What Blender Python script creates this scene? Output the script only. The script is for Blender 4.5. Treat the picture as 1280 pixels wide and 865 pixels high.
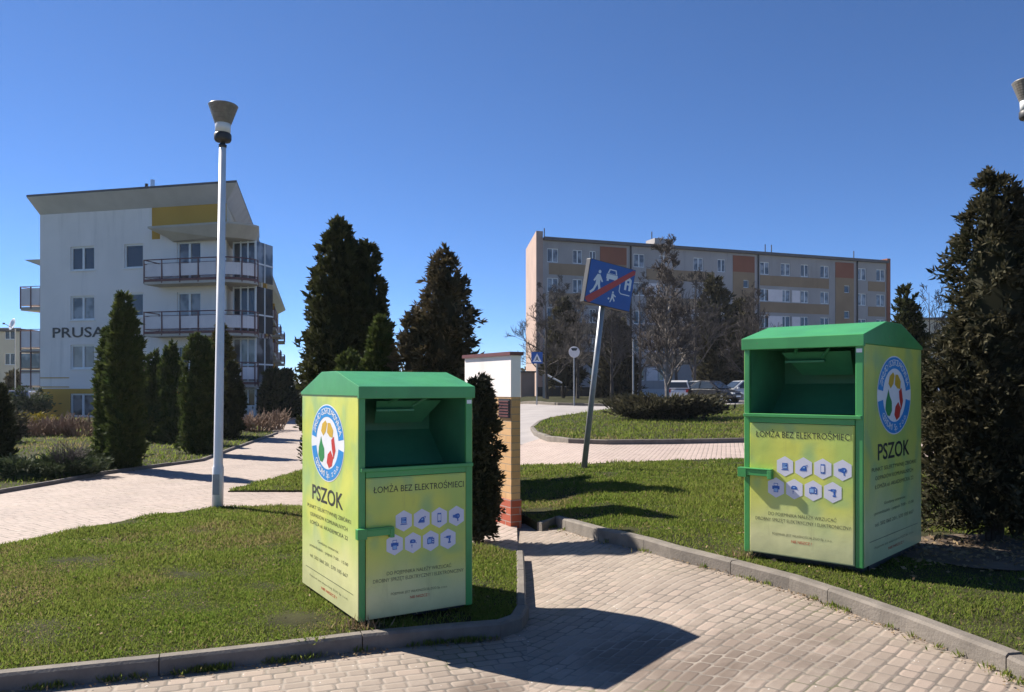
import bpy, bmesh, math, random
import numpy as np
from mathutils import Vector, Matrix
from mathutils.geometry import delaunay_2d_cdt
R = math.radians
# ------------------------------------------------------------------ camera, sky, sun, exposure
for o in list(bpy.data.objects): bpy.data.objects.remove(o)
SC = bpy.context.scene
COL = SC.collection
CAMZ, F, U0, V0 = 1.65, 1000.0, 640.0, 484.0      # eye height; lens in photo pixels; vertical line and horizon row of the photo
cd = bpy.data.cameras.new('camera'); cam = bpy.data.objects.new('camera', cd); COL.objects.link(cam)
cam.location = (0, 0, CAMZ); cam.rotation_euler = (R(90), 0, 0)
cd.sensor_width = 36; cd.lens = 36 * F / 1280; cd.shift_y = (V0 - 432.5) / 1280
cd.clip_start = .05; cd.clip_end = 6000
SC.camera = cam
SUN_AZ, SUN_EL = 57, 42                              # degrees left of straight ahead, degrees up
W = bpy.data.worlds.new('World'); SC.world = W; W.use_nodes = True
nt = W.node_tree; bg = nt.nodes['Background']
sky = nt.nodes.new('ShaderNodeTexSky'); sky.sky_type = 'NISHITA'; sky.sun_disc = False
sky.sun_elevation = R(SUN_EL); sky.sun_rotation = R(-SUN_AZ)
sky.air_density = 1.0; sky.dust_density = 0; sky.ozone_density = 10; sky.altitude = 4200
nt.links.new(sky.outputs[0], bg.inputs[0]); bg.inputs[1].default_value = .076
sd = bpy.data.lights.new('sun', 'SUN'); sd.energy = 5.0; sd.angle = R(.53); sd.color = (1, .93, .83)
sun = bpy.data.objects.new('sun', sd); COL.objects.link(sun)
SV = Vector((-math.sin(R(SUN_AZ)) * math.cos(R(SUN_EL)), math.cos(R(SUN_AZ)) * math.cos(R(SUN_EL)), math.sin(R(SUN_EL))))
sun.rotation_euler = SV.to_track_quat('Z', 'Y').to_euler(); sun.location = SV * 60
SC.view_settings.view_transform = 'Standard'; SC.view_settings.look = 'None'
SC.view_settings.exposure = 1.05; SC.view_settings.gamma = 1; SC.view_settings.use_curve_mapping = False
SC.cycles.max_bounces = 6; SC.cycles.diffuse_bounces = 4; SC.cycles.transparent_max_bounces = 8

# ------------------------------------------------------------------ terrain and pixel helpers
def sm(t):
    t = min(1, max(0, t)); return t * t * (3 - 2 * t)
def G(x, y):                                         # the lawns' level; pavings lie .1 below it
    return .22 * sm(x / 1.5) + .5 * sm((y - 16) / 44) * sm((x / max(y, 1) + .06) / .06)
def at(u, d): return (u - U0) / F * d
def zat(v, d): return CAMZ - (v - V0) / F * d
def gp(u, v, dz=0.0):                                # photo pixel -> point of the ground
    y, st = .8, .05
    while y < 400:
        y2 = y + st
        if zat(v, y2) <= G(at(u, y2), y2) + dz:
            lo, hi = y, y2
            for _ in range(30):
                m = (lo + hi) / 2
                if zat(v, m) <= G(at(u, m), m) + dz: hi = m
                else: lo = m
            return (at(u, hi), hi)
        y = y2; st = max(.05, y * .01)
    return (at(u, 400), 400)

# ------------------------------------------------------------------ materials
def nodes(name):
    m = bpy.data.materials.new(name); m.use_nodes = True
    t = m.node_tree; return m, t, t.nodes['Principled BSDF']
def N(t, kind, **kw):
    n = t.nodes.new(kind)
    for k, v in kw.items():
        if k.startswith('i_'):
            key = k[2:]; key = int(key) if key.isdigit() else key
            n.inputs[key].default_value = v
        else: setattr(n, k, v)
    return n
def mth(t, op, a, b=None, c=None):
    n = t.nodes.new('ShaderNodeMath'); n.operation = op
    for i, v in enumerate((a, b, c)):
        if v is None: continue
        if isinstance(v, (int, float)): n.inputs[i].default_value = v
        else: t.links.new(v, n.inputs[i])
    return n.outputs[0]
def mix(t, f, a, b, mode='MIX'):
    n = t.nodes.new('ShaderNodeMix'); n.data_type = 'RGBA'; n.blend_type = mode
    for s, v in ((n.inputs[0], f), (n.inputs[6], a), (n.inputs[7], b)):
        if isinstance(v, (int, float)): s.default_value = v
        elif isinstance(v, tuple): s.default_value = v if len(v) == 4 else (*v, 1)
        else: t.links.new(v, s)
    return n.outputs[2]
def ramp(t, f, p0, p1):
    n = N(t, 'ShaderNodeMapRange', interpolation_type='SMOOTHSTEP'); t.links.new(f, n.inputs[0])
    n.inputs[1].default_value = p0; n.inputs[2].default_value = p1; return n.outputs[0]
def noise(t, vec, scale, detail=4, rough=.55):
    n = N(t, 'ShaderNodeTexNoise'); n.inputs['Scale'].default_value = scale
    n.inputs['Detail'].default_value = detail; n.inputs['Roughness'].default_value = rough
    t.links.new(vec, n.inputs['Vector']); return n.outputs['Fac']
def bump(t, b, h, strength, dist):
    n = N(t, 'ShaderNodeBump'); n.inputs['Strength'].default_value = strength; n.inputs['Distance'].default_value = dist
    t.links.new(h, n.inputs['Height']); t.links.new(n.outputs[0], b.inputs['Normal'])
def objv(t): return N(t, 'ShaderNodeTexCoord').outputs['Object']
def posv(t): return N(t, 'ShaderNodeNewGeometry').outputs['Position']

def M_plain(name, c, rough=.5, var=.12, scale=6, metal=0, spec=.5, bmp=0, grime=0, streak=0, chips=0):
    m, t, b = nodes(name); v = objv(t)
    f = ramp(t, noise(t, v, scale), .3, .7)
    dk = tuple(x * (1 - var) for x in c); lt = tuple(min(1, x * (1 + var)) for x in c)
    col = mix(t, f, dk, lt)
    if grime:
        g = ramp(t, noise(t, v, scale * .35, 7, .7), .5, .72)
        col = mix(t, mth(t, 'MULTIPLY', g, grime), col, tuple(x * .45 + .02 for x in c))
    if chips:
        ck = mth(t, 'MULTIPLY', mth(t, 'GREATER_THAN', noise(t, v, 30, 3), .70), mth(t, 'GREATER_THAN', noise(t, v, 3.1, 3), .50))
        col = mix(t, mth(t, 'MULTIPLY', ck, chips), col, (.16, .13, .09))
    if streak:
        mp = N(t, 'ShaderNodeMapping'); mp.inputs['Scale'].default_value = (2.2, 2.2, .16); t.links.new(v, mp.inputs[0])
        g = mth(t, 'MULTIPLY', ramp(t, noise(t, mp.outputs[0], 1.0, 6, .65), .48, .72), ramp(t, noise(t, v, .22, 3), .38, .62))
        col = mix(t, mth(t, 'MULTIPLY', g, streak), col, tuple(x * .55 for x in c))
    t.links.new(col, b.inputs['Base Color'])
    rr = mth(t, 'ADD', mth(t, 'MULTIPLY', noise(t, v, scale * 3), .2), rough - .1); t.links.new(rr, b.inputs['Roughness'])
    b.inputs['Metallic'].default_value = metal; b.inputs['Specular IOR Level'].default_value = spec
    if bmp: bump(t, b, noise(t, v, scale * 12, 5), bmp, .01)
    return m
def M_leaf(name, c, c2, trans=.15, rough=.75, hs=.5, spec=.12, dry=None):
    m, t, b = nodes(name)
    at_ = N(t, 'ShaderNodeAttribute', attribute_name='tint')
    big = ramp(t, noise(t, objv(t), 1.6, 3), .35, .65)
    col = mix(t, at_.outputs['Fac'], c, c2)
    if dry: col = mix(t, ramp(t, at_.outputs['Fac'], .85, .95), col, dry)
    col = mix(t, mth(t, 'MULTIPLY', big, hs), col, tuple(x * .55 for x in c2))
    t.links.new(col, b.inputs['Base Color']); b.inputs['Roughness'].default_value = rough
    b.inputs['Specular IOR Level'].default_value = spec
    tr = N(t, 'ShaderNodeBsdfTranslucent'); t.links.new(col, tr.inputs[0])
    mx = N(t, 'ShaderNodeMixShader'); mx.inputs[0].default_value = trans
    t.links.new(b.outputs[0], mx.inputs[1]); t.links.new(tr.outputs[0], mx.inputs[2])
    t.links.new(mx.outputs[0], t.nodes['Material Output'].inputs[0]); return m
def M_paver(name, ca, cb, w, h, rot, gap=.006, joint=(.10, .085, .07), stains=(), speck=True):
    m, t, b = nodes(name); P = posv(t)
    jit = N(t, 'ShaderNodeTexNoise'); jit.inputs['Scale'].default_value = 9; t.links.new(P, jit.inputs['Vector'])
    sub = N(t, 'ShaderNodeVectorMath', operation='SUBTRACT'); t.links.new(jit.outputs['Color'], sub.inputs[0]); sub.inputs[1].default_value = (.5, .5, .5)
    sc_ = N(t, 'ShaderNodeVectorMath', operation='SCALE'); t.links.new(sub.outputs[0], sc_.inputs[0]); sc_.inputs['Scale'].default_value = .022
    ad = N(t, 'ShaderNodeVectorMath', operation='ADD'); t.links.new(P, ad.inputs[0]); t.links.new(sc_.outputs[0], ad.inputs[1])
    mp = N(t, 'ShaderNodeMapping'); mp.inputs['Rotation'].default_value = (0, 0, -R(rot)); t.links.new(ad.outputs[0], mp.inputs[0])
    sx = N(t, 'ShaderNodeSeparateXYZ'); t.links.new(mp.outputs[0], sx.inputs[0])
    ry = mth(t, 'DIVIDE', sx.outputs[1], h); row = mth(t, 'FLOOR', ry)
    wr = N(t, 'ShaderNodeTexWhiteNoise', noise_dimensions='1D'); t.links.new(row, wr.inputs['W'])
    wid = mth(t, 'MULTIPLY', mth(t, 'ADD', mth(t, 'MULTIPLY', wr.outputs[0], .45), .78), w)
    rx = mth(t, 'ADD', mth(t, 'DIVIDE', sx.outputs[0], wid), mth(t, 'MULTIPLY', row, .43)); cell = mth(t, 'FLOOR', rx)
    r_ = h * .26
    lx = mth(t, 'MULTIPLY', mth(t, 'ABSOLUTE', mth(t, 'SUBTRACT', mth(t, 'FRACT', rx), .5)), wid)
    ly = mth(t, 'MULTIPLY', mth(t, 'ABSOLUTE', mth(t, 'SUBTRACT', mth(t, 'FRACT', ry), .5)), h)
    qx = mth(t, 'MAXIMUM', mth(t, 'SUBTRACT', lx, mth(t, 'SUBTRACT', mth(t, 'MULTIPLY', wid, .5), r_)), 0)
    qy = mth(t, 'MAXIMUM', mth(t, 'SUBTRACT', ly, h * .5 - r_), 0)
    d = mth(t, 'SUBTRACT', r_, mth(t, 'SQRT', mth(t, 'ADD', mth(t, 'MULTIPLY', qx, qx), mth(t, 'MULTIPLY', qy, qy))))   # distance to the block's edge
    top = ramp(t, d, gap * .3, gap * 1.3)
    cv = N(t, 'ShaderNodeCombineXYZ'); t.links.new(cell, cv.inputs[0]); t.links.new(row, cv.inputs[1])
    wn = N(t, 'ShaderNodeTexWhiteNoise', noise_dimensions='2D'); t.links.new(cv.outputs[0], wn.inputs[0])
    col = mix(t, wn.outputs[0], ca, cb)
    col = mix(t, mth(t, 'MULTIPLY', ramp(t, noise(t, P, .9, 6, .65), .4, .75), .5), col, tuple(x * .58 for x in cb))
    col = mix(t, mth(t, 'MULTIPLY', ramp(t, noise(t, P, 3.3, 6, .7), .5, .72), .35), col, (.47, .41, .34))
    col = mix(t, mth(t, 'MULTIPLY', mth(t, 'GREATER_THAN', wn.outputs[0], .86), .4), col, (.37, .28, .225))
    col = mix(t, mth(t, 'MULTIPLY', noise(t, P, 160, 3), .5), col, tuple(x * .6 for x in ca))
    if speck:
        vo = N(t, 'ShaderNodeTexVoronoi'); vo.inputs['Scale'].default_value = 16; t.links.new(P, vo.inputs['Vector'])
        sp = mth(t, 'MULTIPLY', mth(t, 'LESS_THAN', vo.outputs['Distance'], .085), mth(t, 'GREATER_THAN', noise(t, P, 3.1, 2), .53))
        col = mix(t, mth(t, 'MULTIPLY', sp, .8), col, (.62, .6, .56))
    for (sx0, sy0, rad, a) in stains:
        dv = N(t, 'ShaderNodeVectorMath', operation='DISTANCE'); t.links.new(ad.outputs[0], dv.inputs[0]); dv.inputs[1].default_value = (sx0, sy0, 0)
        dd = mth(t, 'ADD', dv.outputs['Value'], mth(t, 'MULTIPLY', mth(t, 'SUBTRACT', noise(t, P, 5, 5), .5), rad * 1.2))
        s_ = mth(t, 'MULTIPLY', mth(t, 'SUBTRACT', 1, ramp(t, dd, rad * .35, rad)), a)
        col = mix(t, s_, col, (.11, .08, .06))
    jn = mix(t, ramp(t, noise(t, P, 2.2), .42, .58), tuple(x * 1.25 for x in joint), tuple(x * 2.6 for x in joint))
    jn = mix(t, mth(t, 'MULTIPLY', ramp(t, noise(t, P, 1.3, 5, .6), .52, .66), .7), jn, (.10, .10, .045))
    col = mix(t, top, jn, col)
    t.links.new(col, b.inputs['Base Color']); b.inputs['Roughness'].default_value = .82
    hgt = mth(t, 'ADD', mth(t, 'MULTIPLY', ramp(t, d, 0, .02), 1), mth(t, 'MULTIPLY', noise(t, P, 90, 4), .12))
    hgt = mth(t, 'ADD', hgt, mth(t, 'MULTIPLY', wn.outputs[0], .3))
    bump(t, b, hgt, .55, .008); return m
def M_brick(name, ca, cb, mortar, w, h, axis='X'):
    m, t, b = nodes(name); v = objv(t)
    sx = N(t, 'ShaderNodeSeparateXYZ'); t.links.new(v, sx.inputs[0])
    cv = N(t, 'ShaderNodeCombineXYZ'); t.links.new(mth(t, 'ADD', sx.outputs[0], sx.outputs[1]), cv.inputs[0]); t.links.new(sx.outputs[2], cv.inputs[1])
    br = N(t, 'ShaderNodeTexBrick'); br.inputs['Color1'].default_value = (*ca, 1); br.inputs['Color2'].default_value = (*cb, 1)
    br.inputs['Mortar'].default_value = (*mortar, 1); br.inputs['Scale'].default_value = 1; br.inputs['Mortar Size'].default_value = .006
    br.inputs['Brick Width'].default_value = w; br.inputs['Row Height'].default_value = h; br.inputs['Bias'].default_value = -.1
    t.links.new(cv.outputs[0], br.inputs['Vector'])
    col = mix(t, mth(t, 'MULTIPLY', noise(t, v, 22, 5), .5), br.outputs['Color'], tuple(x * .6 for x in ca))
    t.links.new(col, b.inputs['Base Color']); b.inputs['Roughness'].default_value = .9
    bump(t, b, mth(t, 'SUBTRACT', 1, br.outputs['Fac']), .7, .006); return m
def M_panel(name, z0, z1, xo=0):                     # printed vinyl: lime to yellow clouds above, fading to cream at the bottom
    m, t, b = nodes(name); v = objv(t)
    s = N(t, 'ShaderNodeSeparateXYZ'); t.links.new(v, s.inputs[0])
    h = N(t, 'ShaderNodeMapRange'); t.links.new(s.outputs[2], h.inputs[0]); h.inputs[1].default_value = z0; h.inputs[2].default_value = z1
    of = N(t, 'ShaderNodeVectorMath', operation='ADD'); t.links.new(v, of.inputs[0]); of.inputs[1].default_value = (xo, xo, 0)
    n1 = ramp(t, noise(t, of.outputs[0], 2.3, 2, .4), .38, .62)
    c = mix(t, n1, (.46, .58, .13), (.63, .655, .12))
    c = mix(t, ramp(t, noise(t, of.outputs[0], 3.7, 2, .4), .5, .72), c, (.36, .52, .18))
    f = mth(t, 'ADD', h.outputs[0], mth(t, 'MULTIPLY', mth(t, 'SUBTRACT', noise(t, of.outputs[0], 2.0, 2), .5), .35))
    c = mix(t, ramp(t, f, .08, .52), (.72, .70, .36), c)
    mp = N(t, 'ShaderNodeMapping'); mp.inputs['Scale'].default_value = (7, 7, .7); t.links.new(v, mp.inputs[0])
    sk = ramp(t, noise(t, mp.outputs[0], 1.6, 7, .7), .52, .78); low = mth(t, 'SUBTRACT', 1, ramp(t, mth(t, 'ADD', h.outputs[0], mth(t, 'MULTIPLY', noise(t, v, 6, 4), .25)), .10, .34))
    gr = mth(t, 'MAXIMUM', mth(t, 'MULTIPLY', ramp(t, noise(t, v, 9, 7, .7), .52, .8), .25), mth(t, 'MAXIMUM', mth(t, 'MULTIPLY', sk, .30), mth(t, 'MULTIPLY', low, .4)))
    c = mix(t, gr, c, (.25, .27, .14))
    t.links.new(c, b.inputs['Base Color']); b.inputs['Roughness'].default_value = .33; b.inputs['Specular IOR Level'].default_value = .4
    bump(t, b, mth(t, 'ADD', noise(t, v, 3, 2), mth(t, 'MULTIPLY', noise(t, v, 14, 3), .25)), .12, .05); return m
def M_glass(name, c=(.03, .04, .05), rough=.05, curtain=0):
    m, t, b = nodes(name); v = objv(t)
    f = ramp(t, noise(t, v, .9, 2), .42, .6)
    t.links.new(mix(t, mth(t, 'MULTIPLY', f, curtain), c, (.42, .42, .42)), b.inputs['Base Color'])
    b.inputs['Roughness'].default_value = rough; b.inputs['Specular IOR Level'].default_value = .7
    bump(t, b, noise(t, v, .7, 1), .04, .1); return m

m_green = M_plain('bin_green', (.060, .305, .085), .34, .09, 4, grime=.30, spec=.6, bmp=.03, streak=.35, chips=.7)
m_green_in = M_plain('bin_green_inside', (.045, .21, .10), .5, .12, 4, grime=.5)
m_panel_f = M_panel('bin_front_print', 0, 1.15)
m_panel_s = M_panel('bin_side_print', .05, 1.5, 3.1)
m_ink = M_plain('black_print', (.018, .02, .02), .4, .05)
m_ink2 = M_plain('grey_print', (.10, .11, .08), .45, .05)
m_redink = M_plain('red_print', (.55, .03, .02), .4, .05)
m_white = M_plain('white_print', (.78, .78, .80), .4, .03)
m_hex = M_plain('icon_white', (.66, .66, .74), .4, .03)
m_blue = M_plain('logo_blue', (.010, .24, .60), .4, .05)
m_blue_d = M_plain('icon_blue', (.02, .11, .42), .4, .05)
m_yel = M_plain('logo_yellow', (.62, .38, .02), .4, .05)
m_lgreen = M_plain('logo_green', (.02, .24, .06), .4, .05)
m_rubber = M_plain('black_rubber', (.02, .02, .02), .8, .1)
m_dark = M_plain('dark_metal', (.03, .03, .032), .5, .1)
m_steel = M_plain('grey_steel', (.30, .31, .32), .45, .1, 8, metal=.3, grime=.3)
m_polew = M_plain('white_lamp_paint', (.70, .70, .70), .4, .05, 3, grime=.3, streak=.35)
m_louvre = M_plain('lamp_louvre', (.19, .175, .155), .35, .15, 20)
m_conc = M_plain('kerb_concrete', (.165, .143, .120), .9, .18, 5, bmp=.5, grime=.5)
m_soil = M_plain('soil', (.115, .082, .055), .95, .35, 3, bmp=.8)
m_lawn = M_plain('lawn_soil', (.036, .036, .016), .98, spec=.1, var=.3, scale=2.2, bmp=.7) if True else M_plain('x', (0, 0, 0), .95, .35, 2.2, bmp=.7)
m_ground = M_plain('ground_cover', (.085, .10, .045), .95, .3, .25, bmp=.4)
m_road = M_plain('asphalt', (.30, .275, .265), .9, .1, .6, bmp=.3, grime=.25)
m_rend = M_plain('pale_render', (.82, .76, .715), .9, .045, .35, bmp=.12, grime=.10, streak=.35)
m_ochre = M_plain('ochre_render', (.52, .29, .045), .9, .07, .5, bmp=.15, grime=.12)
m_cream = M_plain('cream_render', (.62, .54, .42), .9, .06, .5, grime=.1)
m_soffit = M_plain('soffit', (.50, .485, .49), .8, .06, 1)
m_roofm = M_plain('roof_sheet', (.10, .09, .09), .6, .1, 1)
m_frame = M_plain('white_window_frame', (.78, .78, .77), .4, .03)
m_glass = M_glass('window_glass'); m_glass_c = M_glass('window_glass_curtain', (.05, .055, .06), .07, .6)
m_glass_b = M_glass('window_glass_blind', (.20, .19, .175), .12, .3)
m_rail = M_plain('maroon_railing', (.13, .042, .038), .5, .1)
m_bpan = M_plain('balcony_panel', (.74, .67, .66), .55, .06, 1.2, grime=.15)
m_slab = M_plain('balcony_slab', (.47, .43, .37), .85, .08, 1)
m_block = M_plain('block_render', (.36, .335, .325), .95, .09, .25, grime=.3, streak=.4)
m_block_o = M_plain('block_brick_red', (.27, .095, .055), .9, .1, .4, grime=.2)
m_block_t = M_plain('block_tan', (.30, .205, .125), .9, .1, .4, grime=.3, streak=.4)
m_block_s = M_plain('block_pink', (.40, .285, .235), .9, .08, .4, grime=.2)
m_bark = M_plain('dark_bark', (.06, .045, .035), .95, .3, 9, bmp=.8)
m_twig = M_plain('grey_twig', (.075, .060, .052), .9, .25, 3)
m_twig_b = M_plain('brown_twig', (.21, .135, .085), .9, .3, 3)
m_twig_d = M_plain('dark_twig', (.068, .057, .051), .9, .25, 3)
m_birch = M_plain('birch_bark', (.20, .175, .155), .8, .3, 5, grime=.5)
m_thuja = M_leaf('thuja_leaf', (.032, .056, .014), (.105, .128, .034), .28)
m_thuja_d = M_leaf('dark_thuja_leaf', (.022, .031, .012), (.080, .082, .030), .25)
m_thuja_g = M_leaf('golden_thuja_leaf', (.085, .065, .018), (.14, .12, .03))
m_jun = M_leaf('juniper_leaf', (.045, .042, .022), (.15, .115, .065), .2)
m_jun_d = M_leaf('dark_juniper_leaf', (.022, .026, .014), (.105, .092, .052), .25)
m_cover = M_leaf('ground_juniper_leaf', (.045, .065, .030), (.10, .125, .055))
m_gold = M_leaf('yellow_shrub_leaf', (.22, .18, .02), (.36, .29, .04))
m_grass = M_leaf('grass_blade', (.100, .165, .024), (.25, .27, .065), .55, .8, .3, .05, (.26, .21, .10))
m_dry = M_leaf('dry_litter', (.20, .13, .07), (.36, .27, .16), .2, .8, .3)
m_pavL = M_paver('block_paving_front', (.25, .20, .16), (.335, .27, .215), .145, .096, 19, stains=((-.15, 4.55, .33, .75),))
m_pavR = M_paver('block_paving_right', (.25, .20, .16), (.335, .27, .218), .145, .096, 49, stains=((.78, 4.95, .5, .75), (.95, 4.40, .5, .8), (1.45, 4.65, .6, .55), (1.9, 5.0, .35, .4)))
m_path = M_paver('block_paving_path', (.37, .295, .25), (.45, .36, .31), .16, .105, 62, speck=False)
m_pathp = M_paver('pink_paving_path', (.42, .325, .28), (.50, .395, .345), .16, .105, 75, speck=False)
m_brick_y = M_brick('yellow_brick', (.60, .35, .15), (.68, .42, .20), (.34, .27, .19), .26, .088)
m_brick_r = M_brick('red_brick', (.42, .09, .045), (.50, .13, .06), (.40, .34, .30), .26, .088)
m_sblue = M_plain('sign_blue', (.010, .085, .36), .35, .05)
m_sred = M_plain('sign_red', (.50, .035, .025), .35, .08)
m_mirror = M_plain('sign_white_disc', (.74, .68, .66), .3, .04)
m_tyre = M_plain('tyre', (.015, .015, .016), .85, .1)
m_rim = M_plain('alloy', (.55, .56, .58), .3, .05, metal=.8)
m_lampg = M_plain('lamp_glass', (.7, .7, .68), .1, .03)
m_rlamp = M_plain('tail_lamp', (.35, .01, .01), .2, .05)
m_plate = M_plain('number_plate', (.75, .75, .72), .4, .03)

# ------------------------------------------------------------------ object helpers
def tag(o, label=None, cat=None, group=None, kind=None):
    if label: o['label'] = label
    if cat: o['category'] = cat
    if group: o['group'] = group
    if kind: o['kind'] = kind
    return o
def empty(name, loc, rz=0, label=None, cat=None, group=None):
    o = bpy.data.objects.new(name, None); COL.objects.link(o); o.location = loc; o.rotation_euler = (0, 0, rz)
    o.empty_display_size = .2
    return tag(o, label, cat, group)
class MB:
    def __init__(s): s.v = []; s.f = []
    def add(s, vs, fs):
        k = len(s.v); s.v += [tuple(p) for p in vs]; s.f += [tuple(i + k for i in f) for f in fs]; return s
    def box(s, x0, x1, y0, y1, z0, z1, M=None):
        vs = [Vector((x, y, z)) for z in (z0, z1) for y in (y0, y1) for x in (x0, x1)]
        if M is not None: vs = [M @ p for p in vs]
        return s.add(vs, [(0, 2, 3, 1), (4, 5, 7, 6), (0, 1, 5, 4), (2, 6, 7, 3), (0, 4, 6, 2), (1, 3, 7, 5)])
    def tube(s, p, q, r0, r1=None, n=8, cap=True):
        p, q = Vector(p), Vector(q); r1 = r0 if r1 is None else r1; d = (q - p)
        if d.length < 1e-6: return s
        d.normalize(); a = d.orthogonal().normalized(); b = d.cross(a)
        vs = []
        for (c, r) in ((p, r0), (q, r1)):
            for i in range(n):
                t = 2 * math.pi * i / n; vs.append(c + a * (math.cos(t) * r) + b * (math.sin(t) * r))
        fs = [(i, (i + 1) % n, n + (i + 1) % n, n + i) for i in range(n)]
        if cap: fs += [tuple(range(n))[::-1], tuple(range(n, 2 * n))]
        return s.add(vs, fs)
    def lathe(s, prof, n=24, o=(0, 0, 0)):
        vs = []; fs = []
        for (r, z) in prof:
            for i in range(n):
                t = 2 * math.pi * i / n; vs.append((o[0] + r * math.cos(t), o[1] + r * math.sin(t), o[2] + z))
        for j in range(len(prof) - 1):
            for i in range(n): fs.append((j * n + i, j * n + (i + 1) % n, (j + 1) * n + (i + 1) % n, (j + 1) * n + i))
        fs += [tuple(range(n))[::-1], tuple(range((len(prof) - 1) * n, len(prof) * n))]
        return s.add(vs, fs)
    def prism(s, pts, a, b):                          # pts: list of 3-D points of a polygon; a, b: offsets of the two caps
        n = len(pts); vs = [Vector(p) + Vector(a) for p in pts] + [Vector(p) + Vector(b) for p in pts]
        return s.add(vs, [tuple(range(n))[::-1], tuple(range(n, 2 * n))] + [(i, (i + 1) % n, n + (i + 1) % n, n + i) for i in range(n)])
    def build(s, name, m, parent=None, smooth=False, bevel=0, recalc=True):
        me = bpy.data.meshes.new(name); me.from_pydata(s.v, [], s.f)
        if recalc or bevel:
            bm = bmesh.new(); bm.from_mesh(me)
            if name in ('wall', 'side_wall', 'ochre_plinth', 'stair_panel'): bmesh.ops.remove_doubles(bm, verts=bm.verts, dist=1e-4)
            bmesh.ops.recalc_face_normals(bm, faces=bm.faces)
            bm.to_mesh(me); bm.free()
        o = bpy.data.objects.new(name, me); COL.objects.link(o); me.materials.append(m)
        if parent: o.parent = parent
        if bevel:
            bv = o.modifiers.new('bevel', 'BEVEL'); bv.width = bevel; bv.segments = 2; bv.limit_method = 'ANGLE'; bv.angle_limit = R(40)
        if smooth: me.polygons.foreach_set('use_smooth', [True] * len(me.polygons))
        return o
class Lines(MB):                                      # printed lines: every line an object of its own
    def __init__(s): s.L = []
    def add(s, vs, fs): m_ = MB(); m_.add(vs, fs); s.L.append(m_); return s
    def build(s, name, m, parent=None):
        for q in s.L: q.build(name, m, parent)
def mesh_np(name, V, k, m, tint=None, parent=None):   # V: (n*k,3) vertices of n loose k-gons
    n = len(V) // k; me = bpy.data.meshes.new(name)
    me.vertices.add(len(V)); me.vertices.foreach_set('co', np.asarray(V, np.float32).ravel())
    me.loops.add(len(V)); me.loops.foreach_set('vertex_index', np.arange(len(V), dtype=np.int32))
    me.polygons.add(n); me.polygons.foreach_set('loop_start', np.arange(n, dtype=np.int32) * k)
    if tint is not None:
        a = me.attributes.new('tint', 'FLOAT', 'FACE'); a.data.foreach_set('value', np.asarray(tint, np.float32))
    me.update(calc_edges=True); me.materials.append(m)
    o = bpy.data.objects.new(name, me); COL.objects.link(o)
    if parent: o.parent = parent
    return o
def copy_tree(o, parent=None):
    c = o.copy(); COL.objects.link(c)
    if parent: c.parent = parent
    for ch in list(o.children): copy_tree(ch, c)
    return c

# ------------------------------------------------------------------ ground sheets
def inside(poly, x, y):
    r = False; n = len(poly)
    for i in range(n):
        x1, y1 = poly[i]; x2, y2 = poly[i - 1]
        if (y1 > y) != (y2 > y) and x < (x2 - x1) * (y - y1) / (y2 - y1) + x1: r = not r
    return r
def tess(poly, step):
    pts = []
    for i in range(len(poly)):
        a, b = Vector(poly[i]), Vector(poly[(i + 1) % len(poly)]); n = max(1, int((b - a).length / step))
        pts += [a.lerp(b, j / n) for j in range(n)]
    nb = len(pts)
    xs = [p[0] for p in poly]; ys = [p[1] for p in poly]; y = min(ys) + step * .5
    while y < max(ys):
        x = min(xs) + step * .5
        while x < max(xs):
            if inside(poly, x, y): pts.append(Vector((x, y)))
            x += step
        y += step
    v, e, f, *_ = delaunay_2d_cdt(pts, [(i, (i + 1) % nb) for i in range(nb)], [], 1, 1e-5)
    return v, [tuple(q) for q in f], nb
def sheet(name, poly, dz, m, step=.5, skirt=0, kind='structure', wob=0):
    v, f, nb = tess(poly, step); b = MB()
    dzf = dz if callable(dz) else (lambda x, y: dz)
    vs = [(p[0], p[1], G(p[0], p[1]) + dzf(p[0], p[1]) + wob * (math.sin(p[0] * 3.1 + p[1]) * math.sin(p[1] * 2.3 - p[0] * .7))) for p in v]
    b.add(vs, f)
    if skirt:
        edges = {}
        for q in f:
            for i in range(len(q)):
                e = (q[i], q[(i + 1) % len(q)]); edges[tuple(sorted(e))] = edges.get(tuple(sorted(e)), 0) + 1
        for (i, j), c in edges.items():
            if c == 1:
                a, c2 = vs[i], vs[j]; b.add([a, c2, (c2[0], c2[1], c2[2] - skirt), (a[0], a[1], a[2] - skirt)], [(0, 1, 2, 3)])
    o = b.build(name, m, recalc=False)
    for p in o.data.polygons: p.use_smooth = True
    if not skirt:
        bm = bmesh.new(); bm.from_mesh(o.data)
        for q in bm.faces:
            if q.normal.z < 0: q.normal_flip()
        bm.to_mesh(o.data); bm.free()
    return tag(o, kind=kind)
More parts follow.
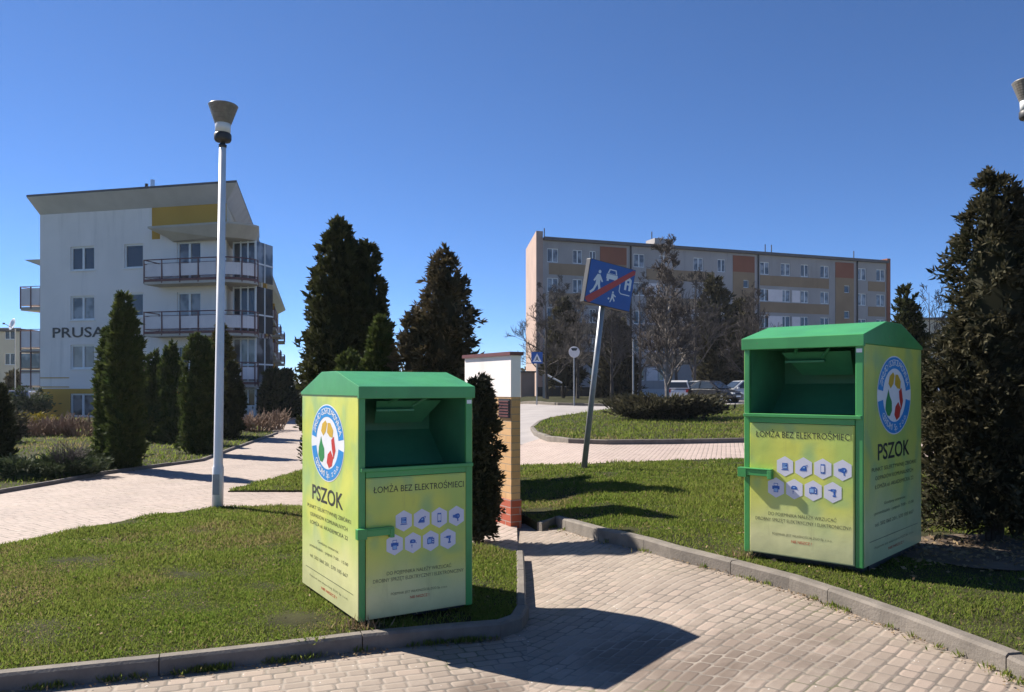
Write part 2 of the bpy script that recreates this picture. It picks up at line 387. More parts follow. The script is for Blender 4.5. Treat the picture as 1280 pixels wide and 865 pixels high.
def kerb(name, pts, w, top, bot, m=None, seg=1.0, off=0):
    P = [Vector(p) for p in pts]; fine = []
    for a, b in zip(P, P[1:]):
        n = max(1, round((b - a).length / (seg * .5)))
        fine += [a.lerp(b, i / n) for i in range(n)]
    fine.append(P[-1]); mb = MB(); nr = []
    for i, p in enumerate(fine):
        d = (fine[min(i + 1, len(fine) - 1)] - fine[max(i - 1, 0)]).normalized(); nr.append(Vector((-d.y, d.x)))
    rng = random.Random(5)
    for i in range(0, len(fine) - 1, 2):
        idx = [i, i + 1] + ([i + 2] if i + 2 < len(fine) else [])
        dz = rng.uniform(-.006, .006); vs = []; fs = []
        ch = .016
        for k, j in enumerate(idx):
            p = fine[j]; q = fine[idx[1]] if k == 0 else (fine[idx[-2]] if k == len(idx) - 1 else p)
            pp = p.lerp(q, .006) if p != q else p
            n = nr[j]; a = pp + n * off; b = pp + n * (off + w); g = G(p.x, p.y)
            for (c, z) in ((a, bot), (a, top - ch), (a + n * ch, top), (b - n * ch, top), (b, top - ch), (b, bot)):
                vs.append((c.x, c.y, g + z + dz))
        L = len(idx)
        for k in range(L - 1):
            for s in range(5): fs.append((k * 6 + s, k * 6 + s + 1, (k + 1) * 6 + s + 1, (k + 1) * 6 + s))
        fs += [(0, 1, 2, 3, 4, 5), tuple((L - 1) * 6 + s for s in range(6))[::-1]]
        mb.add(vs, fs)
    return tag(mb.build(name, m or m_conc), kind='structure')

# whole plain, reaching the horizon
def plain():
    xs = [-4000, -1500, -600, -250, -120, -70] + list(np.arange(-50, 50.1, 2.5)) + [70, 120, 250, 600, 1500, 4000]
    ys = [-300, -60, -20, -8] + list(np.arange(-4, 30, 1.5)) + list(np.arange(30, 130, 5)) + [150, 200, 300, 600, 1500, 4500]
    b = MB(); nx = len(xs)
    vs = [(x, y, G(x, y) - .17) for y in ys for x in xs]
    fs = [(j * nx + i, j * nx + i + 1, (j + 1) * nx + i + 1, (j + 1) * nx + i) for j in range(len(ys) - 1) for i in range(nx - 1)]
    b.add(vs, fs); tag(b.build('ground', m_ground), kind='structure')
plain()
CL = [gp(u, v, 0) for u, v in ((-330, 880), (-150, 857), (0, 838), (200, 818), (330, 804), (450, 790), (560, 780))] + [(-.12, 5.66)]
SEAM = [(-.02, 5.78), (.03, 6.05), (.04, 7.2), (.04, 8.05)]
LAWN_L = CL + SEAM + [(-1.2, 8.9), (-2.2, 10.2), gp(375, 634), gp(272, 634), gp(200, 643), gp(130, 656), gp(60, 670), gp(0, 683), gp(-120, 712), gp(-330, 745)]
CR = [(.30, 9.62), gp(700, 645), gp(760, 661), gp(850, 683), gp(925, 701), gp(1000, 720), gp(1050, 736), gp(1150, 770), gp(1280, 818), gp(1420, 880)]
LAWN_R = CR + [(8.0, 4.2), (11, 9), (12, 14.5), gp(1153, 571), gp(935, 573), gp(830, 576), gp(725, 581), gp(660, 581), (-.6, 15.6), (-2.2, 17), (-7.6, 34), (-8.2, 34), gp(377, 588), gp(330, 601), gp(285, 613), gp(330, 613), gp(375, 613), (-1.5, 11.9), (-.3, 11.0), (.12, 10.4)]
BED = [gp(-330, 668), gp(-90, 630), gp(0, 614), gp(60, 604), gp(130, 591), gp(190, 583), gp(250, 575), gp(285, 562), gp(320, 550), gp(345, 541), gp(330, 536), (-15, 43), (-40, 45), (-40, 20)]
sheet('plaza_paving', [(-14, -3), (.10, -3), (.10, 10.2), (-14, 6)], -.10, m_pavL, .5)
sheet('plaza_paving_right', [(.10, -3), (9, -3), (9, 9.9), (.10, 10.2)], -.10, m_pavR, .35)
sheet('footpath', [(-14.5, 5.6), (-4, 7), (.06, 7.5), (.06, 10.3), (-1, 13), (-4, 20), (-10, 46), (-17, 70), (-22, 70), (-14, 42), (-8.0, 27), (-12, 16)], lambda x, y: -.088 + .062 * sm((y - 8.6) / 2.4), m_path, .7)
sheet('brick_footpath', [(-1.0, 14.6), (14, 14), (14, 23.6), (4, 23.6), (-.5, 26)], -.09, m_pathp, .7)
sheet('road', [(-2, 23), (3, 23.4), (14, 23.2), (45, 22), (70, 100), (70, 84), (8, 80), (-4, 80)], -.094, m_road, 2.0)
sheet('lawn', LAWN_L, 0, m_lawn, .3, .13, wob=.008)
sheet('lawn_right', LAWN_R, 0, m_lawn, .4, .13, wob=.008)
sheet('lawn_bed', BED, 0, m_lawn, .9, .13, wob=.01)
ISF = [gp(u, v, .02) for u, v in ((668, 534), (673, 540), (690, 545.5), (715, 548.5), (760, 550), (830, 549.5), (935, 547.5), (1160, 544), (1320, 542))]
ISB = [gp(u, v, .02) for u, v in ((1320, 503), (1160, 503.5), (935, 505), (850, 506.5), (790, 508), (745, 513), (700, 520), (676, 527))]
ISL = ISF + ISB
sheet('island_lawn', ISL, .02, m_lawn, 1.0, .13, wob=.015)
VG = [gp(640, 504.5), gp(700, 504.5), gp(770, 506), gp(790, 503)]
VERGE = VG + [(12, 79), (6, 81.5), (-3, 82)]
sheet('verge_lawn', VERGE, .02, m_lawn, 3, .13)
kerb('kerb', CL + SEAM[:2], .10, .006, -.2, off=-.10)
kerb('kerb', SEAM[1:], .08, .006, -.2, off=-.08)
kerb('kerb', CR, .11, .008, -.2, off=-.11)
kerb('kerb', BED[1:10], .08, .035, -.2, off=-.08)
kerb('kerb', [ISB[-2], ISB[-1]] + ISF, .14, .035, -.2, off=-.14)
kerb('kerb', VG, .2, .05, -.2, off=-.2)

# ------------------------------------------------------------------ foliage generators
def unit(a): return a / np.maximum(np.linalg.norm(a, axis=1, keepdims=True), 1e-9)
def snoise(rng, P, k=8, f0=1.5, f1=6):
    r = np.zeros(len(P))
    for i in range(k):
        d = unit(rng.normal(size=(1, 3)))[0] * rng.uniform(f0, f1); r += np.sin(P @ d + rng.uniform(0, 6.28))
    return r / k * 1.6
def leaf_quads(rng, C, D, ln, wd):                     # kite-shaped leaves at C along D
    n = len(C); D = unit(D); A = unit(np.cross(D, rng.normal(size=(n, 3))))
    ln = ln * rng.uniform(.6, 1.35, (n, 1)); wd = wd * rng.uniform(.6, 1.3, (n, 1))
    bend = np.cross(D, A) * ln * rng.uniform(-.25, .25, (n, 1))
    V = np.stack([C, C + D * ln * .5 + A * wd * .5 + bend * .3, C + D * ln + bend, C + D * ln * .5 - A * wd * .5 + bend * .3], 1)
    return V.reshape(-1, 3)
def prof_thuja(t, sharp=.55):
    return np.where(t < .12, .72 + 2.33 * t, np.where(t < 1 - sharp, 1.0, 1.0)) * np.where(t > 1 - sharp, np.maximum(0, 1 - ((t - 1 + sharp) / sharp) ** 1.5) ** .70, 1.0)
def conifer(name, u, d, vtop, hw, m, label, seed, n=16000, leaf=(.11, .045), sharp=.6, tops=None, base=0.0, group=None, rough=.16, up=1.0, cat='conifer', loose=1.0, x=None):
    """columnar evergreen: crown of small sprays round a dense heart, on a short trunk; tops = extra spires (dx, dy, height share, radius share)"""
    rng = np.random.default_rng(seed); x = at(u, d) if x is None else x; z0 = G(x, d); Hh = zat(vtop, d) - z0; rad = hw / F * d
    root = empty(name, (x, d, z0), 0, label, cat, group)
    spires = [(0, 0, 1.0, 1.0)] + list(tops or [])
    tot = sum(s[2] * s[3] for s in spires); Vs = []; Ts = []; core = MB()
    for (dx, dy, hs, rs) in spires:
        per = 26; nc = max(20, int(n * hs * rs / tot / per)); h = (Hh - base) * hs; r = rad * rs
        t = rng.beta(1.0, 1.2, nc); th = rng.uniform(0, 2 * math.pi, nc)
        S = np.stack([np.cos(th), np.sin(th), t * h / max(r, .1) * .7], 1)
        lump = 1 + rough * snoise(rng, S, 8, 1.5, 5) + rough * .8 * snoise(rng, S, 8, 7, 15)
        rr = prof_thuja(t, sharp) * r * lump * np.sqrt(rng.uniform(.45, 1.0, nc)) * np.where(rng.random(nc) < .12, 1.1, .96)
        sl = np.clip(r * .32, leaf[0] * 1.3, .34 if d < 20 else .8) * rng.uniform(.6, 1.5, nc) * np.clip((1 - t) * 2.2 + .45, .5, 1)   # length of one spray
        ax = unit(np.stack([np.cos(th), np.sin(th), np.zeros(nc)], 1) * rng.uniform(.35, 1.0, (nc, 1)) + np.array([0, 0, up]) * rng.uniform(.5, 1.15, (nc, 1)) + rng.normal(size=(nc, 3)) * .25 * loose)
        C0 = np.stack([dx + rr * .86 * np.cos(th), dy + rr * .86 * np.sin(th), base + t * h * .985 - sl * .35], 1)
        a1 = unit(np.cross(ax, rng.normal(size=(nc, 3)))); a2 = np.cross(ax, a1)
        ci = np.repeat(np.arange(nc), per); k = len(ci); f = rng.random(k) ** .8
        wv = (np.sin(np.minimum(1, f * 1.15) * math.pi) * .38 + .08) * sl[ci]
        C = C0[ci] + ax[ci] * (f * sl[ci])[:, None] + a1[ci] * (wv * rng.normal(size=k) * .75)[:, None] + a2[ci] * (wv * rng.normal(size=k) * .28)[:, None]
        D = ax[ci] + a1[ci] * (rng.normal(size=k) * .55)[:, None] + rng.normal(size=(k, 3)) * .30 * loose
        Vs.append(leaf_quads(rng, C, D, leaf[0], leaf[1]))
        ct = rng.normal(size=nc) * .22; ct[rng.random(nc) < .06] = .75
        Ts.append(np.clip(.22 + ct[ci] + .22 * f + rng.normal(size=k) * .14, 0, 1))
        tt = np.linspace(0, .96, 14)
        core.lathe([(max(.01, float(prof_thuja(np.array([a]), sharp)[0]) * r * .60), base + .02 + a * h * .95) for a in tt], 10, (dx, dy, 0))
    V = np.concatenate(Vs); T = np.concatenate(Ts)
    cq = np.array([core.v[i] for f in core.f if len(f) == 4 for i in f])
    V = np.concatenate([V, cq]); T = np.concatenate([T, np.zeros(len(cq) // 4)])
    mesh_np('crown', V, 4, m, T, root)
    tr = MB(); tr.tube((0, 0, -.05), (0, 0, Hh * .8), max(.035, rad * .09), .012, 7)
    if base > .05:
        tr.tube((.05, .02, -.05), (rad * .35, rad * .1, base + .5), max(.03, rad * .06), .012, 6); tr.tube((-.04, .03, -.05), (-rad * .3, -rad * .1, base + .5), max(.03, rad * .06), .012, 6)
    tr.build('trunk', m_bark, root)
    return root
def spreading(name, x, y, rx, ry, h, m, label, seed, n=9000, leaf=(.16, .05), cat='shrub', group=None, arms=26, lift=.35, stem=True):
    """low spreading evergreen: arching arms of sprays"""
    rng = np.random.default_rng(seed); root = empty(name, (x, y, G(x, y)), 0, label, cat, group)
    Vs = []; Ts = []
    for a in range(arms):
        th = 2 * math.pi * (a + rng.uniform(-.4, .4)) / arms; L = rng.uniform(.45, 1.05); hh = h * rng.uniform(.45, 1.08) * (1.15 - L * .35)
        k = n // arms; t = np.sqrt(rng.uniform(.02, 1, k))
        px = np.cos(th) * rx * L * t; py = np.sin(th) * ry * L * t; pz = hh * (1 - (1 - t) ** 1.8) * (lift + (1 - lift) * t)
        spread = (.10 + .22 * (1 - t * .6))[:, None] * np.array([rx, ry, h * .9]) * rng.normal(size=(k, 3)) * .55
        C = np.stack([px, py, pz], 1) + spread; C[:, 2] = np.abs(C[:, 2]) + .02
        D = np.stack([np.cos(th) * np.ones(k), np.sin(th) * np.ones(k), np.full(k, .55)], 1) + rng.normal(size=(k, 3)) * .45
        Vs.append(leaf_quads(rng, C, D, leaf[0], leaf[1])); Ts.append(np.clip(.35 + .25 * rng.normal(size=k) + .3 * (t - .6), 0, 1))
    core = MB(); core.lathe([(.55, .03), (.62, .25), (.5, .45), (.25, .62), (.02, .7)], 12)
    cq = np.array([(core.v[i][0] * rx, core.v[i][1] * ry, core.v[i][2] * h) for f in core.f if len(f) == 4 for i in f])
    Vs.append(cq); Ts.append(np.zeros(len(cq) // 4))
    mesh_np('crown', np.concatenate(Vs), 4, m, np.concatenate(Ts), root)
    if stem:
        s = MB()
        for a in range(7):
            th = a * .9; s.tube((0, 0, -.04), (math.cos(th) * rx * .5, math.sin(th) * ry * .5, h * .4), .03, .01, 5)
        s.build('trunk', m_bark, root)
    return root
def grow(mb, tw, rng, p, d, L, r, depth, up=.12, spread=.55, nch=(3, 5), thin=.006, curl=.16):
    n = 4 if depth > 1 else 3; pts = [p]; rs = [r]
    for i in range(n):
        d = (d + Vector((rng.gauss(0, curl), rng.gauss(0, curl), rng.gauss(0, curl) + up))).normalized()
        pts.append(pts[-1] + d * L / n); rs.append(max(thin, r * (1 - .62 * (i + 1) / n)))
    tgt = mb if r > .02 else tw
    for a, b, ra, rb in zip(pts, pts[1:], rs, rs[1:]): tgt.tube(a, b, ra, rb, 6 if ra > .03 else 3, False)
    if depth <= 0: return
    for _ in range(rng.randint(*nch)):
        f = rng.uniform(.28, 1.0); i = min(n - 1, int(f * n)); q = pts[i].lerp(pts[i + 1], f * n - i)
        dd = (pts[i + 1] - pts[i]).normalized(); o = dd.orthogonal().normalized(); o.rotate(Matrix.Rotation(rng.uniform(0, 6.28), 3, dd))
        nd = (dd * (1 - spread) + o * spread * rng.uniform(.7, 1.3) + Vector((0, 0, .15))).normalized()
        grow(mb, tw, rng, q, nd, L * rng.uniform(.45, .68), max(thin, rs[i] * .6), depth - 1, up, spread, nch, thin, curl)
def bare_tree(name, u, d, vtop, label, seed, r=.1, depth=4, m=None, spread=.5, first=.25, nb=14, thin=.007, group=None, lean=0, width=.45, cat='tree', tm=None, zlow=None):
    rng = random.Random(seed); x = at(u, d); z0 = G(x, d); H = zat(vtop, d) - z0
    root = empty(name, (x, d, z0), rng.uniform(0, 6), label, cat, group)
    mb = MB(); tw = MB(); p = Vector((0, 0, -.05)); pts = [p]; n = 9
    for i in range(n): pts.append(pts[-1] + Vector((rng.gauss(lean, .03) * H / n, rng.gauss(0, .03) * H / n, H * .95 / n)))
    rr = lambda t: max(thin, r * (1 - t) ** .9)
    for i in range(n): mb.tube(pts[i], pts[i + 1], rr(i / n), rr((i + 1) / n), 8, False)
    for k in range(nb):
        t = first + (1 - first) * (k + rng.random()) / nb * .97; i = min(n - 1, int(t * n)); q = pts[i].lerp(pts[i + 1], t * n - i)
        th = k * 2.4 + rng.uniform(-.5, .5); nd = Vector((math.cos(th), math.sin(th), rng.uniform(.5, 1.1))).normalized()
        grow(mb, tw, rng, q, nd, H * width * (1.12 - t) * rng.uniform(.8, 1.2) + .25, rr(t) * .6, depth - 2, .10, spread, (4, 6), thin)
    mb.build('trunk', m or m_twig, root, recalc=False); tw.build('crown', tm or m_twig, root, recalc=False)
    return root
def bare_bush(name, x, y, w, h, label, seed, n=40, m=None, group=None, cat='shrub', thin=.005, dpt=1):
    rng = random.Random(seed); root = empty(name, (x, y, G(x, y)), 0, label, cat, group); mb = MB(); tw = MB()
    for k in range(n):
        a = rng.uniform(0, 6.28); q = Vector((math.cos(a), math.sin(a), 0)) * w * .28 * math.sqrt(rng.random())
        d = Vector((math.cos(a) * rng.uniform(0, .55) * w / h, math.sin(a) * rng.uniform(0, .55) * w / h, 1)).normalized()
        grow(mb, tw, rng, q, d, h * rng.uniform(.6, 1.0), thin * 2.2, dpt, .06, .45, (4, 7), thin, .12)
    tw.add(mb.v, mb.f); tw.build('twigs', m or m_twig_b, root, recalc=False); return root

# ------------------------------------------------------------------ grass blades
def sample_poly(rng, poly, n):
    xs = [p[0] for p in poly]; ys = [p[1] for p in poly]; P = np.array(poly); out = []
    got = 0
    while got < n:
        q = np.stack([rng.uniform(min(xs), max(xs), n), rng.uniform(min(ys), max(ys), n)], 1)
        ins = np.zeros(n, bool)
        for i in range(len(P)):
            (x1, y1), (x2, y2) = P[i], P[i - 1]
            c = ((y1 > q[:, 1]) != (y2 > q[:, 1])) & (q[:, 0] < (x2 - x1) * (q[:, 1] - y1) / (y2 - y1 + 1e-12) + x1); ins ^= c
        q = q[ins]; out.append(q); got += len(q)
    return np.concatenate(out)[:n]
def grass(name, poly, n, h, seed, label, dz=0, dmax=60, near=1.0, bare=(), m=None):
    rng = np.random.default_rng(seed); q = sample_poly(rng, poly, n * 6)
    vis = np.abs(q[:, 0] / np.maximum(q[:, 1], .5)) < .72; q = q[vis & (q[:, 1] < dmax)]
    keep = rng.random(len(q)) < np.clip((near * 4.5 / q[:, 1]) ** 1.7, .02, 1)
    P3 = np.concatenate([q, np.zeros((len(q), 1))], 1)
    dens = snoise(rng, P3, 8, .8, 4); keep &= rng.random(len(q)) < np.clip(.80 + .45 * dens, .22, 1)
    for (bx, by, br) in bare:
        dd = np.hypot(q[:, 0] - bx, q[:, 1] - by) + .18 * snoise(rng, P3, 6, 3, 9); keep &= (dd > br) | (rng.random(len(q)) < .12)
    q = q[keep][:n]; k = len(q)
    z = np.array([G(a, b) for a, b in q]) + dz - .006
    P3 = np.concatenate([q, np.zeros((k, 1))], 1); pat = snoise(rng, P3, 8, .7, 3.5); dryp = snoise(rng, P3, 8, .5, 2.2) + .5 * snoise(rng, P3, 6, 3, 8); tuft = snoise(rng, P3, 8, 5, 14)
    sc = np.clip(q[:, 1:2] / 7, .9, 3.2); hh = h * np.clip(.95 + .35 * pat + .5 * tuft, .3, 2.3)[:, None] * rng.uniform(.45, 1.3, (k, 1)) * np.clip(sc, .9, 1.5)
    w = .0042 * sc * rng.uniform(.7, 1.4, (k, 1))
    th = rng.uniform(0, 6.283, k); S = np.stack([np.cos(th), np.sin(th), np.zeros(k)], 1)
    lean = rng.normal(size=(k, 3)) * .55; lean[:, 2] = 1; lean = unit(lean)
    B = np.concatenate([q, z[:, None]], 1); fall = rng.normal(size=(k, 3)) * .35; fall[:, 2] = -.12
    Mid = B + lean * hh * .55; Tip = Mid + unit(lean + fall) * hh * .55
    V = np.stack([B - S * w, B + S * w, Mid + S * w * .8, Tip, Mid - S * w * .8], 1).reshape(-1, 3)
    T = np.clip(.40 + .20 * pat + .22 * rng.normal(size=k), 0, .8); T = np.where(rng.random(k) < np.clip((dryp - .15) * .75, .05, .7), 1, T)
    return tag(mesh_np(name, V, 5, m or m_grass, T), label, 'grass', None, 'stuff')

# ------------------------------------------------------------------ text and 2-D print
def text2d(s, size=1.0, bold=0.0, res=3):
    c = bpy.data.curves.new('lettering', 'FONT'); c.body = s; c.size = size; c.align_x = 'CENTER'; c.align_y = 'CENTER'; c.resolution_u = res; c.offset = bold * size
    o = bpy.data.objects.new('lettering', c); COL.objects.link(o)
    dg = bpy.context.evaluated_depsgraph_get(); me = o.evaluated_get(dg).to_mesh()
    v = [(p.co.x, p.co.y) for p in me.vertices]; f = [tuple(q.vertices) for q in me.polygons]
    o.evaluated_get(dg).to_mesh_clear(); bpy.data.objects.remove(o); bpy.data.curves.remove(c)
    return v, f
class Face:                                            # a flat face to print on: fractions across (0..1) and down (0..1)
    def __init__(s, o, ex, ez, n): s.o, s.ex, s.ez, s.n = Vector(o), Vector(ex), Vector(ez), Vector(n)
    def pt(s, a, b, off): return s.o + s.ex * a + s.ez * (1 - b) + s.n * off
    def poly(s, mb, pts, off): mb.add([s.pt(a, b, off) for a, b in pts], [tuple(range(len(pts)))])
    def text(s, mb, txt, cx, cy, width, hgt, off, bold=.0, rot=0, keep=False):
        """width and cap height as shares of the face"""
        v, f = text2d(txt, 1, bold)
        xs = [p[0] for p in v]; ys = [p[1] for p in v]; x0, x1 = min(xs), max(xs)
        cap = .73; yc = .365 - .0
        vb, _ = text2d('H', 1, 0); yb = [p[1] for p in vb]; base, cap = min(yb), max(yb) - min(yb)
        k = width / (x1 - x0); kz = hgt / cap
        mb.add([s.pt(cx + (p[0] - (x0 + x1) / 2) * k, cy - (p[1] - base - cap / 2) * kz, off) for p in v], f)

# ------------------------------------------------------------------ the collection container
BW, BD, BH = .883, 1.31, 1.60
ICON = {
 'laptop': [('b', [(-.5, -.42), (.5, -.42), (.62, -.55), (-.62, -.55)]), ('b', [(-.45, -.35), (.45, -.35), (.45, .5), (-.45, .5)]), ('l', [(-.36, -.27), (.36, -.27), (.36, -.02), (-.36, -.02)]), ('l', [(-.36, .08), (.1, .08), (.1, .17), (-.36, .17)]), ('l', [(-.36, .27), (.3, .27), (.3, .38), (-.36, .38)])],
 'iron': [('b', [(-.65, -.45), (.5, -.45), (.45, .18), (.2, .3), (-.05, .25), (-.4, -.05)]), ('l', [(-.15, -.1), (.25, -.1), (.25, .12), (-.02, .12)]), ('b', [(-.6, -.52), (.5, -.52), (.5, -.48), (-.6, -.48)]), ('b', [(.5, .1), (.58, .1), (.68, .4), (.6, .42)]), ('b', [(.3, .25), (.6, .36), (.58, .43), (.28, .33)])],
 'phone': [('b', [(-.33, -.68), (.33, -.68), (.33, .68), (-.33, .68)]), ('w', [(-.25, -.44), (.25, -.44), (.25, .47), (-.25, .47)]), ('l', [(-.07, -.6), (.07, -.6), (.07, -.5), (-.07, -.5)]), ('l', [(-.1, .55), (.1, .55), (.1, .6), (-.1, .6)])],
 'dryer': [('b', [(-.65, -.2), (-.35, -.22), (.05, -.38), (.4, -.38), (.6, -.15), (.6, .15), (.4, .36), (.05, .36), (-.35, .2), (-.65, .2)]), ('l', [(.2, -.12), (.36, -.12), (.36, .1), (.2, .1)]), ('b', [(.1, -.38), (.3, -.38), (.38, -.75), (.16, -.75)]), ('l', [(-.52, -.2), (-.48, -.2), (-.48, .2), (-.52, .2)])],
 'printer': [('b', [(-.62, -.25), (.62, -.25), (.62, .25), (-.62, .25)]), ('b', [(-.36, .25), (.36, .25), (.36, .66), (-.36, .66)]), ('w', [(-.28, .3), (.28, .3), (.28, .58), (-.28, .58)]), ('b', [(-.38, -.7), (.38, -.7), (.38, -.05), (-.38, -.05)]), ('l', [(-.3, -.62), (.3, -.62), (.3, -.12), (-.3, -.12)]), ('b', [(-.2, -.3), (.2, -.3), (.2, -.24), (-.2, -.24)]), ('b', [(-.2, -.48), (.2, -.48), (.2, -.42), (-.2, -.42)])],
 'mixer': [('b', [(-.5, -.05), (.45, -.05), (.45, .3), (.2, .48), (-.3, .48), (-.5, .3)]), ('l', [(-.2, .15), (.2, .15), (.1, .3), (-.2, .3)]), ('b', [(-.26, -.5), (-.1, -.5), (-.1, -.25), (-.26, -.25)]), ('b', [(-.3, -.64), (-.06, -.64), (-.06, -.58), (-.3, -.58)]), ('b', [(.5, -.15), (.6, -.15), (.6, .02), (.5, .02)])],
 'microwave': [('b', [(-.62, -.42), (.62, -.42), (.62, .38), (-.62, .38)]), ('l', [(-.52, -.28), (.1, -.28), (.1, .26), (-.52, .26)]), ('w', [(.27, .08), (.47, .08), (.47, .24), (.27, .24)]), ('w', [(.27, -.26), (.47, -.26), (.47, -.08), (.27, -.08)]), ('b', [(-.45, .42), (.45, .42), (.36, .56), (-.36, .56)]), ('b', [(-.5, -.5), (-.36, -.5), (-.36, -.42), (-.5, -.42)]), ('b', [(.36, -.5), (.5, -.5), (.5, -.42), (.36, -.42)])],
 'drill': [('b', [(-.32, .12), (.45, .08), (.5, .48), (-.3, .46)]), ('b', [(-.75, .26), (-.32, .22), (-.32, .36), (-.75, .32)]), ('b', [(.08, .1), (.42, .1), (.38, -.35), (.14, -.35)]), ('b', [(.0, -.62), (.48, -.62), (.48, -.38), (.0, -.38)]), ('l', [(.0, .2), (.3, .18), (.3, .26), (.0, .28)])]}
def container(loc, yaw, scale, label):
    w, dp, H = BW, BD, BH; x0, x1, y0, y1 = -w / 2, w / 2, -dp / 2, dp / 2
    root = empty('collection_container', loc, yaw, label, 'recycling container', 'electronics collection containers'); root.scale = (scale,) * 3
    zb = .035; zo0, zo1 = H * .685, H * .975          # opening
    b = MB(); t = .018; pl, pr = w * .05, w * .062
    b.box(x0 + .002, x0 + t, y0 + .03, y1 - .002, zb, H); b.box(x1 - t, x1 - .002, y0 + .03, y1 - .002, zb, H)
    b.box(x0 + t, x1 - t, y1 - t, y1 - .004, zb, H); b.box(x0 + t, x1 - t, y0 + .04, y1 - t, zb + .003, zb + .02)
    b.build('body', m_green, root)
    p = MB(); p.box(x0, x0 + pl, y0, y0 + .05, zb - .004, H - .004); p.build('post', m_green, root, bevel=.006)
    p = MB(); p.box(x1 - pr, x1, y0, y0 + .05, zb - .004, H - .004); p.build('post', m_green, root, bevel=.006)
    # roof: front slope, flat ridge, back slope, folded front lip
    pr_ = [(y0 - .022, H - .030), (y0 - .022, H + .055), (y0 + dp * .34, H + .168), (y0 + dp * .60, H + .168), (y1 + .012, H + .012), (y1 + .012, H - .012), (y0 + .01, H - .012), (y0 + .01, H - .030)]
    rf = MB(); rf.prism([(x0 - .012, a, c) for a, c in pr_], (0, 0, 0), (w + .024, 0, 0)); rf.build('roof', m_green, root, bevel=.004)
    # chute behind the opening
    c = MB(); xi0, xi1 = x0 + pl + .004, x1 - pr - .004; yb = y0 + .62; ym = y0 + .36
    c.add([(xi0, y0 + .012, zo0), (xi1, y0 + .012, zo0), (xi1, ym, zo0 - .03), (xi0, ym, zo0 - .03)], [(0, 1, 2, 3)])
    c.add([(xi0, ym, zo0 - .03), (xi1, ym, zo0 - .03), (xi1, yb, zo0 + .22), (xi0, yb, zo0 + .22)], [(0, 1, 2, 3)])
    c.add([(xi0, yb, zo0 + .22), (xi1, yb, zo0 + .22), (xi1, yb, H - .02), (xi0, yb, H - .02)], [(0, 1, 2, 3)])
    for xx in (xi0, xi1):
        c.add([(xx, y0 + .012, zo0), (xx, ym, zo0 - .03), (xx, yb, zo0 + .22), (xx, yb, H - .02), (xx, y0 + .012, H - .02)], [(0, 1, 2, 3, 4)])
    c.add([(xi0, y0 + .012, H - .022), (xi1, y0 + .012, H - .022), (xi1, yb, H - .022), (xi0, yb, H - .022)], [(0, 1, 2, 3)])
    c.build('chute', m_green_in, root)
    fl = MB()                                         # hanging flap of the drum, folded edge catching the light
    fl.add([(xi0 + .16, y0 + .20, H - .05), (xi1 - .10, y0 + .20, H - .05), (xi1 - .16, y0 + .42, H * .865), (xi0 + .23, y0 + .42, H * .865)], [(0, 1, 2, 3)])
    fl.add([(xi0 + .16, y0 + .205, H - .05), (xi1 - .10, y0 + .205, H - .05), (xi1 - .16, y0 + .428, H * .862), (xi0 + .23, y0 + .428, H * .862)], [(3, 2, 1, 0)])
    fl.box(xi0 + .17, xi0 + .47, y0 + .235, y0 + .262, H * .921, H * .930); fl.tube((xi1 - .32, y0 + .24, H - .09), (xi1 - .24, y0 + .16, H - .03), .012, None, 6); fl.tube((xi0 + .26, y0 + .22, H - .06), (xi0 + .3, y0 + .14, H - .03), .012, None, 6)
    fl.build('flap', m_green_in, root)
    lp = MB(); lp.box(x0 + .006, x1 - .006, y0 - .028, y0 + .016, zo0 - .032, zo0 - .006); lp.box(x0 + pl + .002, x1 - pr - .002, y0 - .004, y0 + .012, zo0 - .075, zo0 - .032)
    lp.build('shelf', m_green, root, bevel=.004)
    dz0, dz1 = zb + .006, zo0 - .078
    dr = MB(); dr.box(x0 + pl + .004, x1 - pr - .004, y0 - .003, y0 + .03, dz0, dz1); dr.box(x0 + pl + .012, x1 - pr - .012, y0 - .007, y0 - .003, dz0 + .008, dz1 - .008)
    door = dr.build('door', m_panel_f, root)
    la = MB(); zl = H * .405
    la.box(x0 - .030, x0 + w * .045, y0 - .050, y0 - .001, zl - .042, zl + .030); la.box(x0 + w * .045, x0 + w * .255, y0 - .046, y0 - .034, zl - .026, zl + .020)
    la.box(x0 + w * .045, x0 + w * .27, y0 - .052, y0 - .008, zl + .0205, zl + .030); la.box(x0 + w * .235, x0 + w * .272, y0 - .052, y0 - .008, zl - .045, zl + .020)
    la.build('latch', m_green, root, bevel=.003)
    sk = MB()
    for yy in (y0 + .08, y1 - .16): sk.box(x0 + .03, x1 - .03, yy, yy + .08, -.03, zb + .001)
    for xx in (x0 + .02, x1 - .07): sk.box(xx, xx + .05, y0 + .17, y1 - .17, -.03, zb - .002)
    sk.build('skid', m_dark, root)
    st = MB(); fF = Face((x0, y0 - .0015, 0), (w, 0, 0), (0, 0, H), (0, -1, 0))
    st.box(x1 - pr + .008, x1 - .008, y0 - .002, y0 + .002, H * .955, H * .972); st.build('sticker', m_white, root)
    # print on the door
    fF = Face((x0, y0 - .007, 0), (w, 0, 0), (0, 0, H), (0, -1, 0)); o1, o2, o3 = .0014, .0024, .0034
    ink = Lines(); fF.text(ink, 'ŁOMŻA BEZ ELEKTROŚMIECI', .512, .415, .80, .0275, o1, .0)
    fF.text(ink, 'DO POJEMNIKA NALEŻY WRZUCAĆ', .51, .784, .57, .0155, o1, -.008); fF.text(ink, 'DROBNY SPRZĘT ELEKTRYCZNY I ELEKTRONICZNY', .51, .812, .80, .0155, o1, -.008)
    fF.text(ink, 'POJEMNIK JEST WŁASNOŚCIĄ ZGO Sp. z o.o.', .51, .876, .50, .0105, o1, -.01)
    ink.build('lettering', m_ink, door)
